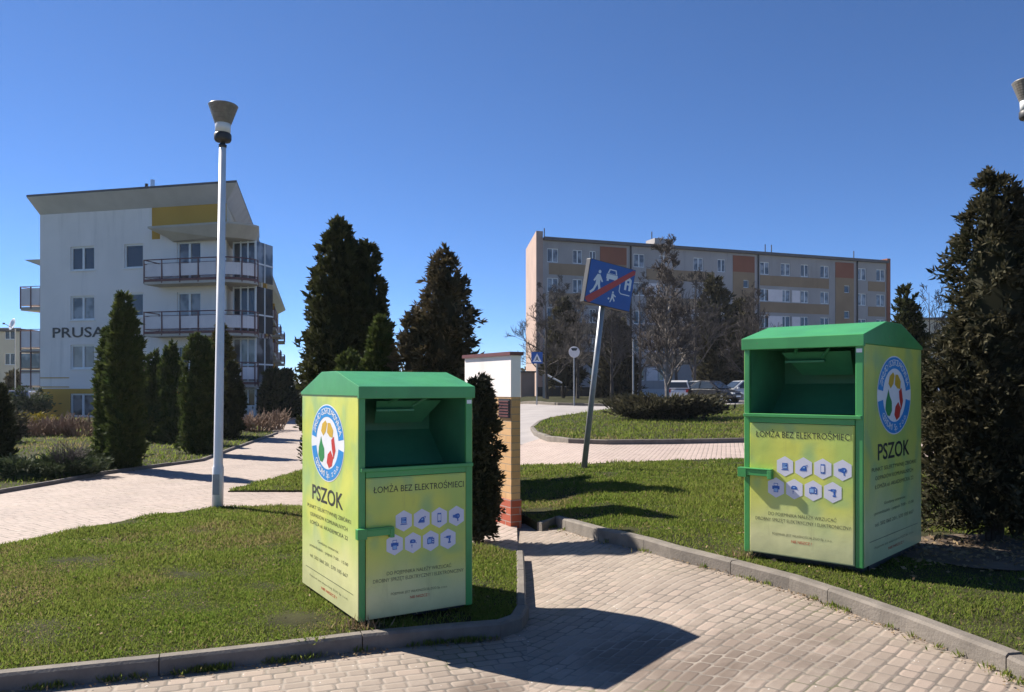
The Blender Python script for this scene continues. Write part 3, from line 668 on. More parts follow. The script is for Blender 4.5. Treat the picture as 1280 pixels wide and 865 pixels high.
    rd = MB(); fF.text(rd, 'NIE NISZCZ !', .51, .902, .17, .0115, o1, .006); rd.build('red_lettering', m_redink, door)
    hx = MB(); bl = MB(); li = MB(); names = list(ICON); ctr = [(.37 + .158 * i, .560) for i in range(4)] + [(.292 + .158 * i, .661) for i in range(4)]
    hw_, hh_ = .070, .047
    for nm, (cx, cy) in zip(names, ctr):
        fF.poly(hx, [(cx + hw_ * a, cy + hh_ * c) for a, c in ((0, -1), (1, -.55), (1, .55), (0, 1), (-1, .55), (-1, -.55))][::-1], o1)
        for kind, pts in ICON[nm]:
            fF.poly(bl if kind == 'b' else (hx if kind == 'w' else li), [(cx + a * hw_ * .74, cy - c * hh_ * .66) for a, c in pts], o2 if kind == 'b' else o3)
    hx.build('icon_hexagons', m_hex, door); bl.build('icon_pictures', m_blue_d, door); li.build('icon_highlights', M_LB, door)
    # printed sides
    for side in (-1, 1):
        xs = x0 if side < 0 else x1
        pb = MB(); pb.box(min(xs, xs + side * .005), max(xs, xs + side * .005), y0 + .012, y1 - .006, zb + .004, H - .014)
        pan = pb.build('side_panel', m_panel_s, root)
        fS = Face((xs + side * .005, y1 if side < 0 else y0, 0), (0, -dp if side < 0 else dp, 0), (0, 0, H), (side, 0, 0))
        wd = Lines(); wh = MB(); ring = MB(); rt = MB(); cx, cy, ax, ay = .49, .233, .285, .178
        el = lambda r, a: (cx + ax * r * math.cos(R(a)), cy - ay * r * math.sin(R(a)))
        fS.poly(wh, [el(1.03, a) for a in range(0, 360, 6)], o1)
        for a0, a1 in ((9, 171), (189, 351)):
            k = 27; aa = [a0 + (a1 - a0) * i / k for i in range(k + 1)]
            for p_, q_ in zip(aa, aa[1:]): fS.poly(ring, [el(.70, p_), el(1, p_), el(1, q_), el(.70, q_)], o2)
        for txt, a0, a1, r in (('ZAKŁAD GOSPODAROWANIA', 162, 18, .85), ('ODPADAMI Sp. z o.o.', 216, 324, .85)):
            for i, ch in enumerate(txt):
                if ch == ' ': continue
                a = a0 + (a1 - a0) * (i + .5) / len(txt); v, f = text2d(ch, .24, 0, 2); tilt = R(a - 90) if a0 < 200 else R(a + 90)
                px, py = r * math.cos(R(a)), r * math.sin(R(a))
                rt.add([fS.pt(cx + ax * (px + p[0] * math.cos(tilt) - p[1] * math.sin(tilt)), cy - ay * (py + p[0] * math.sin(tilt) + p[1] * math.cos(tilt)), o3) for p in v], f)
        ye = MB(); gr = MB(); re_ = MB(); P = lambda pts: [(cx + ax * a, cy - ay * c) for a, c in pts]
        fS.poly(ye, P([(-.38, .30), (-.30, .50), (-.10, .60), (.0, .52), (-.08, .30), (-.24, .18)]), o2); fS.poly(ye, P([(.04, .54), (.20, .54), (.38, .36), (.34, .16), (.16, .18), (.0, .28)]), o2)
        fS.poly(gr, P([(-.38, .16), (-.30, -.02), (-.18, -.16), (-.17, -.40), (-.30, -.54), (-.44, -.52), (-.56, -.36), (-.52, -.14), (-.44, .02)]), o2)
        fS.poly(re_, P([(.26, .10), (.42, .20), (.52, -.16), (.44, -.32), (.40, -.40), (.30, -.12)]), o2); fS.poly(re_, P([(.22, -.18), (.38, -.36), (.30, -.58), (.12, -.66), (-.02, -.52), (.04, -.30)]), o2)
        fS.text(wd, 'PSZOK', .485, .487, .55, .070, o1, .016)
        for s_, yy, ww, hh in (('PUNKT SELEKTYWNEJ ZBIÓRKI', .562, .77, .0175), ('ODPADÓW KOMUNALNYCH', .601, .66, .0175), ('ŁOMŻA ul. AKADEMICKA 22', .640, .67, .0175)): fS.text(wd, s_, .50, yy, ww, hh, o1, -.006)
        for s_, yy, ww, hh in (('Godziny otwarcia:', .722, .37, .0135), ('poniedziałek - piątek 7:00 - 15:00', .757, .68, .0135), ('tel. 502 060 201, 570 105 667', .808, .67, .0165)): fS.text(wd, s_, .50, yy, ww, hh, o1, -.01)
        fS.text(wd, 'Pojemnik jest własnością ZGO Sp. z o.o.', .50, .909, .68, .0095, o1, -.012); fS.poly(wd, [(.08, .8765), (.92, .8765), (.92, .8745), (.08, .8745)], o1)
        rd = MB(); fS.text(rd, 'NIE NISZCZ !', .52, .937, .27, .0115, o1, .006); rd.build('red_lettering', m_redink, pan)
        wd.build('lettering', m_ink if side > 0 else m_ink, pan)
        em = wh.build('emblem', m_white, pan)
        for mb_, mm in ((ring, m_blue), (rt, m_white), (ye, m_yel), (gr, m_lgreen), (re_, m_redink)): wh2 = mb_.build('emblem_print', mm, pan)
    return root
M_LB = M_plain('icon_pale_blue', (.25, .42, .70), .4, .04)
container((-1.013, 6.289, G(-1.013, 6.289)), .547, 1.0, 'green container with PSZOK panel facing left, beside the white lamp post and thuja trees')
RS = 1.1; RX, RY = 2.545 * RS, 6.304 * RS
container((RX, RY, CAMZ - 1.287 * RS), -.745, RS, 'green container with PSZOK panel facing right, between the tilted blue sign and a dark conifer')
print('bin R ground', G(RX, RY), CAMZ - 1.287 * RS)

# ------------------------------------------------------------------ street lamps
def lamp(x, y, vtop, label, lean=0):
    z0 = G(x, y); H = zat(vtop, y) - z0
    root = empty('street_lamp', (x, y, z0), 0, label, 'street lamp', 'white street lamps'); root.rotation_euler = (0, R(lean), 0)
    zh = H - .58
    p = MB(); p.lathe([(.075, -.05), (.075, .55), (.068, .56), (.062, .6), (.046, zh)], 16); p.build('pole', m_polew, root, smooth=True)
    dr_ = MB(); dr_.box(-.045, .045, -.0795, -.070, .18, .46); dr_.build('access_door', m_steel, root)
    c = MB(); c.lathe([(.05, zh - .01), (.055, zh + .03), (.035, zh + .04), (.035, zh + .07), (.10, zh + .075), (.115, zh + .10), (.115, zh + .17), (.10, zh + .19)], 18); c.build('collar', m_dark, root, smooth=True)
    g = MB(); g.lathe([(.100, zh + .191), (.105, zh + .33), (.09, zh + .335)], 20); g.build('lamp_glass', m_lampg, root, smooth=True)
    l = MB()
    for i in range(8):
        a = i / 7; r = .110 + .075 * a; z = zh + .315 + .215 * a; l.lathe([(r - .012, z), (r, z + .004), (r + .010, z + .028), (r - .004, z + .028)], 24)
    for k in range(6):
        t = k * math.pi / 3; l.tube((.10 * math.cos(t), .10 * math.sin(t), zh + .32), (.18 * math.cos(t), .18 * math.sin(t), zh + .555), .007, None, 5)
    l.lathe([(.06, zh + .33), (.05, zh + .5)], 12); l.build('lamp_shade', m_louvre, root)
    t = MB(); t.lathe([(.192, zh + .555), (.199, zh + .565), (.18, zh + .582), (.06, zh + .60), (.01, zh + .602)], 28); t.build('cap', m_louvre, root, smooth=True)
    return root
lx, ly = gp(272, 634); lamp(lx, ly, 131, 'tall white street lamp with brown louvred head at the lawn edge by the cypresses', .8)
lamp(at(1286, 10.6), 10.6, 101, 'street lamp cut by the picture edge, pole rising behind the big dark conifer', 0)

# ------------------------------------------------------------------ brick wall beside the left container
wd_ = Vector((-.50, .866)); wn_ = Vector((-.907, -.42)); L_ = 1.25; a0 = Vector((-.01, 9.80))
wr = empty('brick_wall', (a0.x, a0.y, G(a0.x, a0.y) - .09), math.atan2(wd_.y, wd_.x), 'yellow brick wall with red brick foot and white top band', 'wall')
th = -.13                                              # local: x runs back along the wall, y>0 is the lit face
b = MB(); b.box(0, L_, th, 0, .36, 1.62); b.build('yellow_bricks', m_brick_y, wr)
b = MB(); b.box(-.01, L_ + .01, th - .01, .012, -.1, .36); b.build('red_brick_foot', m_brick_r, wr)
b = MB(); b.box(-.004, L_ + .004, th - .004, .006, 1.62, 2.13); b.build('white_band', m_rend, wr)
b = MB(); b.box(-.03, L_ + .03, th - .03, .035, 2.13, 2.175); b.build('coping', m_rail, wr)
b = MB(); v0 = MB()
b.box(.02, .30, .0005, .012, 1.36, 1.62 - .02)
for k in range(6): v0.box(.035, .285, .012, .026, 1.375 + k * .036, 1.392 + k * .036)
vt = b.build('vent', m_dark, wr); v0.build('louvre_slats', m_rail, vt)

# ------------------------------------------------------------------ left evergreens
def cyp(u, d, vt, hw, label, seed, m=m_thuja, **k): return conifer('thuja_tree', u, d, vt, hw, m, label, seed, group='columnar thuja trees', rough=.11, **k)
cyp(155, 16.2, 364, 18, 'tallest columnar cypress by the path, in front of the letters on the gable', 1, n=17000, sharp=.5)
cyp(138, 16.6, 408, 14, 'slim cypress pressed against the left flank of the tallest path cypress', 2, n=11000, sharp=.55)
cyp(192, 24, 438, 11.5, 'smallest of the columnar cypresses, right of the tall pair by the path', 3, n=8000, leaf=(.13, .06))
cyp(214, 23.6, 428, 12, 'slim cypress in the middle of the columnar row before the balconies', 4, n=8000, leaf=(.13, .06))
cyp(243, 20, 414, 14, 'broad two-topped cypress just left of the white lamp pole', 5, n=13000, tops=[(.26, .1, .95, .75)], leaf=(.12, .055))
cyp(277, 27, 406, 16, 'bronze-tinged cypress behind the white lamp pole', 6, m=m_thuja_g, n=9000, leaf=(.15, .07))
cyp(290, 25.5, 452, 11, 'short dark cypress right of the lamp pole beside the bronze one', 61, n=6000, m=m_thuja_d, leaf=(.14, .065))
cyp(-4, 16.0, 480, 12, 'dark conifer sliced by the left picture edge beside the path', 7, m=m_thuja_d, n=7000)
cyp(341, 41, 462, 12, 'left one of two dark thujas below the receding balconies', 8, m=m_thuja_d, n=5000, leaf=(.25, .12))
cyp(358, 44, 464, 13, 'right one of two dark thujas below the receding balconies', 9, m=m_thuja_d, n=5000, leaf=(.25, .12))
conifer('conifer_tree', 424, 15.2, 272, 43, m_thuja_d, 'tall dark twin-topped conifer behind the left container', 10, n=40000, sharp=.62, tops=[(.52, .1, .92, .76)], leaf=(.12, .055), rough=.2, cat='conifer')
conifer('conifer_tree', 475, 13.2, 396, 27, m_thuja, 'small pointed green conifer between the twin-topped one and the brownish juniper', 11, n=11000, sharp=.85, leaf=(.10, .045), rough=.2)
conifer('conifer_tree', 437, 12.6, 440, 22, m_thuja, 'rounded low conifer peeping over the roof of the left container', 12, n=8000, sharp=.5, leaf=(.10, .045), rough=.2)
conifer('juniper_tree', 556, 13.0, 309, 38, m_jun, 'shaggy brownish juniper with a ragged top rising behind the left container', 13, n=34000, sharp=.42, tops=[(-.47, -.1, .74, .62), (.12, 0, .62, 1.12)], leaf=(.12, .038), rough=.26, loose=1.7, up=.7)
conifer('juniper_tree', 597, 8.9, 466, 12, m_jun_d, 'dark upright juniper hugging the right side of the left container before the brick wall', 14, n=15000, sharp=.3, leaf=(.075, .026), rough=.40, loose=1.9, tops=[(.08, .1, .97, .8)], up=.6)
# low planting by the path and hedges
for i, (u, v, w_, lab) in enumerate(((22, 604, .85, 'low spreading juniper at the left picture edge by the path kerb'), (70, 601, .8, 'low spreading juniper under the bare bush by the path kerb'), (112, 592, .75, 'low spreading juniper at the foot of the tall path cypresses'))):
    x, y = gp(u, v - 4); spreading('ground_juniper', x, y + .35, w_, .5, .32, m_cover, lab, 20 + i, 3500, (.09, .035), group='low junipers along the kerb', arms=18)
x, y = gp(72, 598); bare_bush('bare_bush', x, y + .3, .45, .52, 'thin leafless bush standing on the bed lawn by the path kerb', 31, 46, m_twig, cat='bush', thin=.0045)
for i, (u, d, w_, h_, lab) in enumerate(((46, 27, 1.5, .52, 'leftmost brown leafless hedge clump below the gable'), (72, 27.5, 1.5, .58, 'brown leafless hedge clump under the ground-floor window'), (100, 27, 1.6, .62, 'brown leafless hedge clump touching the tall cypress'), (322, 30, 1.7, .62, 'reddish-brown leafless hedge clump under the glazed bay'), (343, 31, 1.4, .66, 'rounded reddish-brown hedge clump at the path below the balconies'))):
    bare_bush('hedge_bush', at(u, d), d, w_, h_, lab, 40 + i, 60, m_twig_b, 'leafless brown hedge clumps', thin=.010)
spreading('yellow_shrub', at(26, 29), 29, 1.2, .8, .62, m_gold, 'yellow-leaved low shrub at the left edge beyond the bed lawn', 50, 2600, (.14, .08))
spreading('round_shrub', at(9, 24), 24, .45, .6, .9, m_jun_d, 'dark rounded shrub at the left edge in front of the yellow one', 51, 3000, (.12, .06))
spreading('round_shrub', at(36, 44), 44, 1.2, .9, 1.5, m_cover, 'green bush beside the left corner of the pale gable', 52, 2500, (.2, .11))
conifer('spruce_tree', 20, 62, 466, 10, m_jun_d, 'dark spruce between the far beige block and the pale gable', 53, n=4000, sharp=.95, leaf=(.4, .16), rough=.25)

# ------------------------------------------------------------------ buildings
class Wall:
    """vertical plane through (x,y) along unit vector e; maps photo pixels to (distance along, height)"""
    def __init__(s, x, y, ang): s.x, s.y = x, y; s.e = Vector((math.cos(ang), math.sin(ang)))
    def s_(s, u):
        k = (u - U0) / F; return (k * s.y - s.x) / (s.e.x - k * s.e.y)
    def z_(s, u, v): d = s.y + s.s_(u) * s.e.y; return zat(v, d)
def holed(mb, s0, s1, z0, z1, holes, y, rev):
    """front face at y with rectangular openings, and their reveals going back by rev (+y)"""
    xs = sorted({s0, s1, *[h[0] for h in holes], *[h[1] for h in holes]}); zs = sorted({z0, z1, *[h[2] for h in holes], *[h[3] for h in holes]})
    for a, b in zip(xs, xs[1:]):
        for c, d in zip(zs, zs[1:]):
            mx, mz = (a + b) / 2, (c + d) / 2
            if any(h[0] < mx < h[1] and h[2] < mz < h[3] for h in holes): continue
            mb.add([(a, y, c), (b, y, c), (b, y, d), (a, y, d)], [(0, 1, 2, 3)])
    for h in holes:
        a, b, c, d = h[:4]
        mb.add([(a, y, c), (b, y, c), (b, y, d), (a, y, d), (a, y + rev, c), (b, y + rev, c), (b, y + rev, d), (a, y + rev, d)], [(0, 1, 5, 4), (1, 2, 6, 5), (2, 3, 7, 6), (3, 0, 4, 7)])
def window(parent, h, y, rev, gm, mull=1, fw=.07, sill=True, fm=None):
    a, b, c, d = h[:4]; f = MB(); yf = y + rev * .55; yb = y + rev
    f.box(a, a + fw, yf, yb, c, d); f.box(b - fw, b, yf, yb, c, d); f.box(a + fw, b - fw, yf, yb, c, c + fw); f.box(a + fw, b - fw, yf, yb, d - fw, d)
    for k in range(mull):
        xm = a + (b - a) * (k + 1) / (mull + 1); f.box(xm - fw * .7, xm + fw * .7, yf - .004, yb, c + fw, d - fw)
    if sill: f.box(a - .06, b + .06, y - .07, yf, c - .05, c - .004)
    o = f.build('window', fm or m_frame, parent)
    g = MB(); g.add([(a, yb - .02, c), (b, yb - .02, c), (b, yb - .02, d), (a, yb - .02, d)], [(0, 1, 2, 3)]); g.build('pane', gm, o)
    return o
# --- pale block with the word PRUSA on its gable
gA = -R(14); WA = Wall(at(50, 46), 46, gA); SB = WA.s_(283)
pr = empty('apartment_building', (WA.x, WA.y, 0), gA, 'pale four-storey apartment block lettered PRUSA with corner balconies', 'building')
def lz(u, v): return WA.s_(u), WA.z_(u, v)
Lv = Matrix.Rotation(-gA, 3, 'Z') @ Vector((-.25, .968, 0)); kx = Lv.x / Lv.y      # the long sides run back along the path
ZT = WA.z_(60, 268); ZB = -.3; DEP = 62
holes = []
for (u0, u1, rows, mu) in ((88, 118, ((308, 338), (370, 400), (431, 461), (492, 521)), 1), (155, 179, ((305, 335), (366, 396), (428, 457), (490, 518)), 0), (221, 251, ((302, 350), (365, 414), (432, 474)), 1)):
    for v0_, v1_ in rows:
        um = (u0 + u1) / 2; holes.append((WA.s_(u0), WA.s_(u1), WA.z_(um, v1_), WA.z_(um, v0_), mu))
zY = WA.z_(60, 486); sO = WA.s_(190); zO = WA.z_(230, 286)
w1 = MB(); holed(w1, 0, SB, zY, ZT, holes, 0, .16)
def bk(s, y=0): return s + kx * y
w1.add([(0, 0, ZB), (bk(0, DEP), DEP, ZB), (bk(0, DEP), DEP, ZT), (0, 0, ZT)], [(0, 1, 2, 3)])
w1.add([(bk(0, DEP), DEP, ZB), (bk(SB, DEP), DEP, ZB), (bk(SB, DEP), DEP, ZT), (bk(0, DEP), DEP, ZT)], [(0, 1, 2, 3)])
w1.build('wall', m_rend, pr)
w2 = MB(); hb = [h for h in holes if h[2] < zY]
holed(w2, 0, SB, ZB, zY, hb, -.03, .19)
w2.add([(0, -.03, zY), (SB, -.03, zY), (SB, 0, zY), (0, 0, zY)], [(0, 1, 2, 3)])
sy = hb[0][0]
for k in range(1, 4): z = ZB + .9 + k * .52; w2.box(.03, sy - .05, -.042, -.03, z, z + .05)
w2.build('ochre_plinth', m_ochre, pr)
oc = MB(); oc.box(sO, SB + .004, -.012, 0, zO, ZT - .002); oc.build('ochre_panel', m_ochre, pr)
oc = MB(); oc.box(sO, WA.s_(200), -.010, 0, WA.z_(195, 299), zO - .001); oc.build('ochre_panel', m_ochre, pr)
for i, h in enumerate(holes): window(pr, h, 0 if h[2] >= zY else -.03, .16, (m_glass_c if i in (1, 3, 8, 9) else m_glass_b if i in (2, 6) else m_glass), h[4], .09)
# right long side with its own windows, in the skewed direction
rs = MB(); KL = math.hypot(kx, 1)
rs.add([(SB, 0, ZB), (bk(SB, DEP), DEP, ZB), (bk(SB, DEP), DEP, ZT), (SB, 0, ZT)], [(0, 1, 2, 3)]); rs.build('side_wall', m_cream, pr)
# roof with flared soffit
ov = .82; zt1 = WA.z_(60, 250) + .02; rf = MB()
q0 = [(0, 0), (SB, 0), (bk(SB, DEP), DEP), (bk(0, DEP), DEP)]; q1 = [(-.12, -ov), (SB + 1.15, -ov), (bk(SB, DEP) + 1.2, DEP + .8), (bk(0, DEP) - .2, DEP + .8)]
vs = [(a, b_, ZT - .002) for a, b_ in q0] + [(a, b_, zt1) for a, b_ in q1]
so = MB(); so.add(vs, [(i, (i + 1) % 4, 4 + (i + 1) % 4, 4 + i) for i in range(4)]); 
roof = MB(); vs2 = [(a, b_, zt1 + .001) for a, b_ in q1] + [(a, b_, zt1 + .12) for a, b_ in q1]
roof.add(vs2, [(3, 2, 1, 0), (4, 5, 6, 7)] + [(i, (i + 1) % 4, 4 + (i + 1) % 4, 4 + i) for i in range(4)])
ro = roof.build('roof', m_roofm, pr); so.build('soffit', m_soffit, ro)
ch = MB(); sC = WA.s_(163)
ch.box(sC - .35, sC + .35, 1.2, 1.9, zt1 + .165, zt1 + .5); ch.tube((sC - .15, 1.5, zt1 + .5), (sC - .15, 1.5, zt1 + .95), .09, None, 8); ch.build('chimney', m_dark, ro)
ch = MB(); ch.tube((sC + .25, 1.5, zt1 + .4), (sC + .25, 1.5, zt1 + 1.15), .12, None, 10); ch.build('flue', m_rim, ro)
# lettering
tx = MB(); s0_, s1_ = WA.s_(66), WA.s_(133); z0_, z1_ = WA.z_(95, 422), WA.z_(95, 409)
fG = Face((0, -.004, 0), (1, 0, 0), (0, 0, 1), (0, -1, 0))
v, f = text2d('PRUSA 7', 1, .015); xs = [p[0] for p in v]; ys = [p[1] for p in v]
k = (WA.s_(126) - s0_) / ((max(xs) - min(xs)) * .73); kz = (z1_ - z0_) / (max(ys) - min(ys))
tx.add([(s0_ + (p[0] - min(xs)) * k, -.02, z0_ + (p[1] - min(ys)) * kz) for p in v], f); tx.build('lettering', m_ink, pr)
# corner balconies: slab with rounded corner, railing, infill panels
sL = WA.s_(199); fr = 1.25; rt_ = 1.75
def bal_path(n=9):
    r = 1.5; P = [(sL, 0), (sL + .02, -fr)]
    cx, cy = SB + rt_ - r, -fr + r
    P += [(cx + r * math.sin(a), cy - r * math.cos(a)) for a in [i * (math.pi / 2) / n for i in range(n + 1)]]
    return P + [(SB + rt_ + kx * 2.6, 2.6)]
BP = bal_path()
def balcony(zs, first):
    sl = MB(); poly = BP + [(SB + kx * 2.6, 2.6), (SB, 0)]
    sl.prism([(a, b_, zs) for a, b_ in poly], (0, 0, -.26), (0, 0, 0)); o = sl.build('balcony', m_slab, pr)
    fas = MB(); rl = MB(); pn = MB()
    pts = [Vector((a, b_, 0)) for a, b_ in BP]; dense = []
    for a, b_ in zip(pts, pts[1:]):
        rl.tube(a + Vector((0, 0, zs + 1.05)), b_ + Vector((0, 0, zs + 1.05)), .03, None, 5); rl.tube(a + Vector((0, 0, zs + .84)), b_ + Vector((0, 0, zs + .84)), .018, None, 4)
        rl.tube(a + Vector((0, 0, zs + .12)), b_ + Vector((0, 0, zs + .12)), .018, None, 4)
        rl.box(0, (b_ - a).length, -.012, .035, zs - .12, zs + .02, Matrix.Translation(a) @ Matrix.Rotation(math.atan2(b_.y - a.y, b_.x - a.x), 4, 'Z'))
        Lg = (b_ - a).length; d = (b_ - a).normalized(); n_ = d.cross(Vector((0, 0, 1))) * -.02
        m = max(1, round(Lg / 1.25)) if Lg > .6 else 1
        for i in range(m):
            p, q = a.lerp(b_, i / m + .012), a.lerp(b_, (i + 1) / m - .012)
            pn.add([p + n_ + Vector((0, 0, zs + .16)), q + n_ + Vector((0, 0, zs + .16)), q + n_ + Vector((0, 0, zs + .80)), p + n_ + Vector((0, 0, zs + .80))], [(0, 1, 2, 3)])
            if Lg > .6 or int(a.x * 10) % 3 == 0: rl.tube(a.lerp(b_, i / m) + Vector((0, 0, zs - .2)), a.lerp(b_, i / m) + Vector((0, 0, zs + 1.08)), .035, None, 5)
    pn.build('railing_panel', m_bpan, o); rl.build('railing', m_rail, o)
    return o
ZS = [WA.z_(240, v) for v in (352, 416, 478)]
for i, z in enumerate(ZS): balcony(z, i == 0)
cn = MB(); zc = WA.z_(250, 287); poly = [(sL, 0), (sL + .05, -1.0)] + [(a, b_ + .1) for a, b_ in BP[2:]] + [(SB + kx * 2.6, 2.6), (SB, 0)]
inner = [(sL + .9, -.02), (sL + 1.2, -.35)] + [(a - .45, b_ + .5) for a, b_ in BP[2:]] + [(SB + kx * 2.6, 2.6), (SB, 0)]
n_ = len(poly); cn.add([(a, b_, zc + .10) for a, b_ in poly] + [(a, b_, zc) for a, b_ in poly] + [(a, b_, zc - .62) for a, b_ in inner], [tuple(range(n_))] + [(i, (i + 1) % n_, n_ + (i + 1) % n_, n_ + i) for i in range(n_)] + [(n_ + i, n_ + (i + 1) % n_, 2 * n_ + (i + 1) % n_, 2 * n_ + i) for i in range(n_)] + [tuple(range(2 * n_, 3 * n_))[::-1]])
cn.build('canopy', m_slab, pr)
# glazed bay under the balconies on the right corner
for k, (za, zb_) in enumerate(((ZB + .9, ZS[2] - .27), (ZS[2] + .0, ZS[1] - .27), (ZS[1], ZS[0] - .27), (ZS[0], zc - .62))):
    g = MB(); x0_, x1_ = SB + .02, SB + 1.35
    f = MB(); n_m = 3
    for i in range(n_m + 1): xx = x0_ + (x1_ - x0_) * i / n_m; f.box(xx - .04, xx + .04, .62, .70, za, zb_)
    for z in (za + .03, za + .95, zb_ - .06): f.box(x0_, x1_, .63, .69, z - .04, z + .04)
    f.box(x1_ - .04, x1_ + .04, .7, 2.4, za + .95, za + 1.03); f.box(x1_ - .04, x1_ + .04, 1.5, 1.58, za, zb_)
    o = f.build('glazed_bay', m_frame, pr)
    g.box(x0_ + .02, x1_ - .02, .65, .67, za, zb_); g.box(x1_ - .01, x1_ + .01, .68, 2.4, za, zb_); g.build('pane', m_glass_c if k % 2 else m_glass, o)
lo = MB(); lo.box(SB + .02, SB + 1.38, .60, 2.4, ZB, ZB + .9); lo.build('bay_base', m_rend, pr)
# balconies stepping back along the right side, and windows
for j, yy in enumerate((7.5, 14, 21, 29, 38, 48)):
    for k, z in enumerate([ZS[0] - .2, ZS[1] - .1, ZS[2]] if j else [ZS[1] - .1, ZS[2]]):
        xx = bk(SB, yy); wv = .5 + 1.15 + .12 * (j % 3)
        s = MB(); s.prism([(xx, yy, z), (xx + wv, yy, z), (xx + wv + kx * 3.6, yy + 3.6, z), (xx + kx * 3.6, yy + 3.6, z)], (0, 0, -.24), (0, 0, 0)); o = s.build('balcony', m_slab, pr)
        rl = MB(); c4 = [Vector((xx, yy, z)), Vector((xx + wv, yy, z)), Vector((xx + wv + kx * 3.6, yy + 3.6, z))]; pn = MB()
        for a, b_ in zip(c4, c4[1:]):
            for hz in (1.05, .84, .1): rl.tube(a + Vector((0, 0, hz)), b_ + Vector((0, 0, hz)), .03, None, 4)
            mm = 2 if (b_ - a).length < 2.5 else 3
            for i in range(mm + 1): p = a.lerp(b_, i / mm); rl.tube(p, p + Vector((0, 0, 1.08)), .035, None, 4)
            pn.add([a + Vector((0, .03, .15)), b_ + Vector((-.03, 0, .15)), b_ + Vector((-.03, 0, .8)), a + Vector((0, .03, .8))], [(0, 1, 2, 3)])
        rl.build('railing', m_rail, o); pn.build('railing_panel', m_bpan, o)
    bx = MB(); xx = bk(SB, yy + 3.7); bx.prism([(xx, yy + 3.7, ZB), (xx + .9, yy + 3.7, ZB), (xx + .9 + kx * 2, yy + 5.7, ZB), (xx + kx * 2, yy + 5.7, ZB)], (0, 0, 0), (0, 0, ZT - .6 - ZB)); bx.build('wall_pier', m_cream if j % 2 else m_ochre, pr)
for j, yy in enumerate((4.2, 12.3, 19, 27, 35, 45)):
    for z in (ZS[0] + .3, ZS[1] + .3, ZS[2] + .3):
        xx = bk(SB, yy); f = MB(); f.prism([(xx, yy, z), (xx + .04, yy, z), (xx + .04 + kx * 1.4, yy + 1.4, z), (xx + kx * 1.4, yy + 1.4, z)], (0, 0, 0), (0, 0, 1.5)); o = f.build('window', m_frame, pr)
        g = MB(); g.prism([(xx + .02, yy + .12, z + .1), (xx + .06, yy + .12, z + .1), (xx + .06 + kx * 1.15, yy + 1.27, z + .1), (xx + .02 + kx * 1.15, yy + 1.27, z + .1)], (0, 0, 0), (0, 0, 1.3)); g.build('pane', m_glass, o)
# balconies peeping out at the left corner
for (v0_, v1_, gl) in ((357, 383, 0), (411, 436, 0), (439, 462, 1), (464, 484, 0)):
    z0_, z1_ = WA.z_(50, v1_), WA.z_(50, v0_); s = MB(); wv = 1.45
    s.box(-wv, -.01, .1, 2.4, z0_ - .2, z0_); o = s.build('balcony', m_slab, pr); rl = MB(); pn = MB()
    for z in (z1_, z0_ + .08): rl.box(-wv, -.01, .07, .11, z - .035, z)
    for xx in (-wv, -wv * .5, -.05): rl.box(xx - .03, xx + .03, .06, .12, z0_ - .1, z1_)
    rl.box(-wv - .02, -wv + .02, .1, 2.4, z1_ - .04, z1_); pn.box(-wv + .03, -.03, .09, .10, z0_ + .1, z1_ - .12); pn.box(-wv, -wv + .01, .13, 2.3, z0_ + .1, z1_ - .12)
    rl.build('railing', m_rail, o); pn.build('glazing' if gl else 'railing_panel', m_glass_c if gl else m_bpan, o)
s = MB(); s.add([(-1.2, .1, WA.z_(40, 324)), (0, .1, WA.z_(40, 324)), (0, .1, WA.z_(40, 333)), (-1.2, 2.4, WA.z_(40, 324)), (0, 2.4, WA.z_(40, 324)), (0, 2.4, WA.z_(40, 333))], [(0, 1, 2), (3, 5, 4), (0, 3, 4, 1), (0, 2, 5, 3)]); s.build('canopy', m_cream, pr)
# satellite dish on a pole
dx_, dd_ = at(19, 60), 60
ds = empty('satellite_dish', (dx_, dd_, 0), R(-35), 'white satellite dish on a thin mast left of the pale gable', 'satellite dish')
b = MB(); b.tube((0, 0, -.2), (0, 0, zat(411, dd_)), .05, .04, 6); b.build('mast', m_steel, ds)
b = MB(); zz = zat(406, dd_)
prof = [(.02, 0), (.2, .02), (.38, .08), (.46, .13), (.44, .14), (.2, .05), (.01, .03)]; b.lathe(prof, 20)
o = b.build('dish', m_white, ds, smooth=True); o.location = (0, -.1, zz); o.rotation_euler = (R(75), 0, 0)
b = MB(); b.tube((0, -.12, zz - .3), (0, -.75, zz + .05), .02, None, 5); b.box(-.05, .05, -.85, -.72, zz - .02, zz + .1); b.build('receiver_arm', m_dark, ds)
# --- far blocks
def far_block(name, x, y, ang, L, dep, H, wm, label, cols, floors, z0, wz=1.3, ww=1.2, band=None):
    r = empty(name, (x, y, z0 - .3), ang, label, 'building'); b = MB(); hl = []
    for i in range(cols):
        for k in range(floors):
            s = L * (i + .5) / cols; z = 1.6 + k * 2.8; hl.append((s - ww / 2, s + ww / 2, z, z + wz))
    holed(b, 0, L, 0, H, hl, 0, .15); b.add([(0, 0, 0), (0, dep, 0), (0, dep, H), (0, 0, H), (L, 0, 0), (L, dep, 0), (L, dep, H), (L, 0, H)], [(0, 1, 2, 3), (4, 7, 6, 5), (1, 5, 6, 2), (3, 2, 6, 7)])
    b.build('wall', wm, r)
    rf = MB(); rf.box(-.3, L + .3, -.3, dep + .3, H + .002, H + .3); rf.build('roof', m_roofm, r)
    for h in hl: window(r, h, 0, .15, m_glass, 1, .08, False)
    return r
far_block('apartment_building', at(-60, 88), 88, R(0), 7.6, 12, zat(411, 88), m_cream, 'beige block of flats at the far left picture edge', 3, 3, 0)
far_block('apartment_building', at(12, 104), 104, R(0), 4.6, 12, zat(424, 104), m_block_s, 'pinkish pale block squeezed between the beige block and the gable', 2, 3, 0)
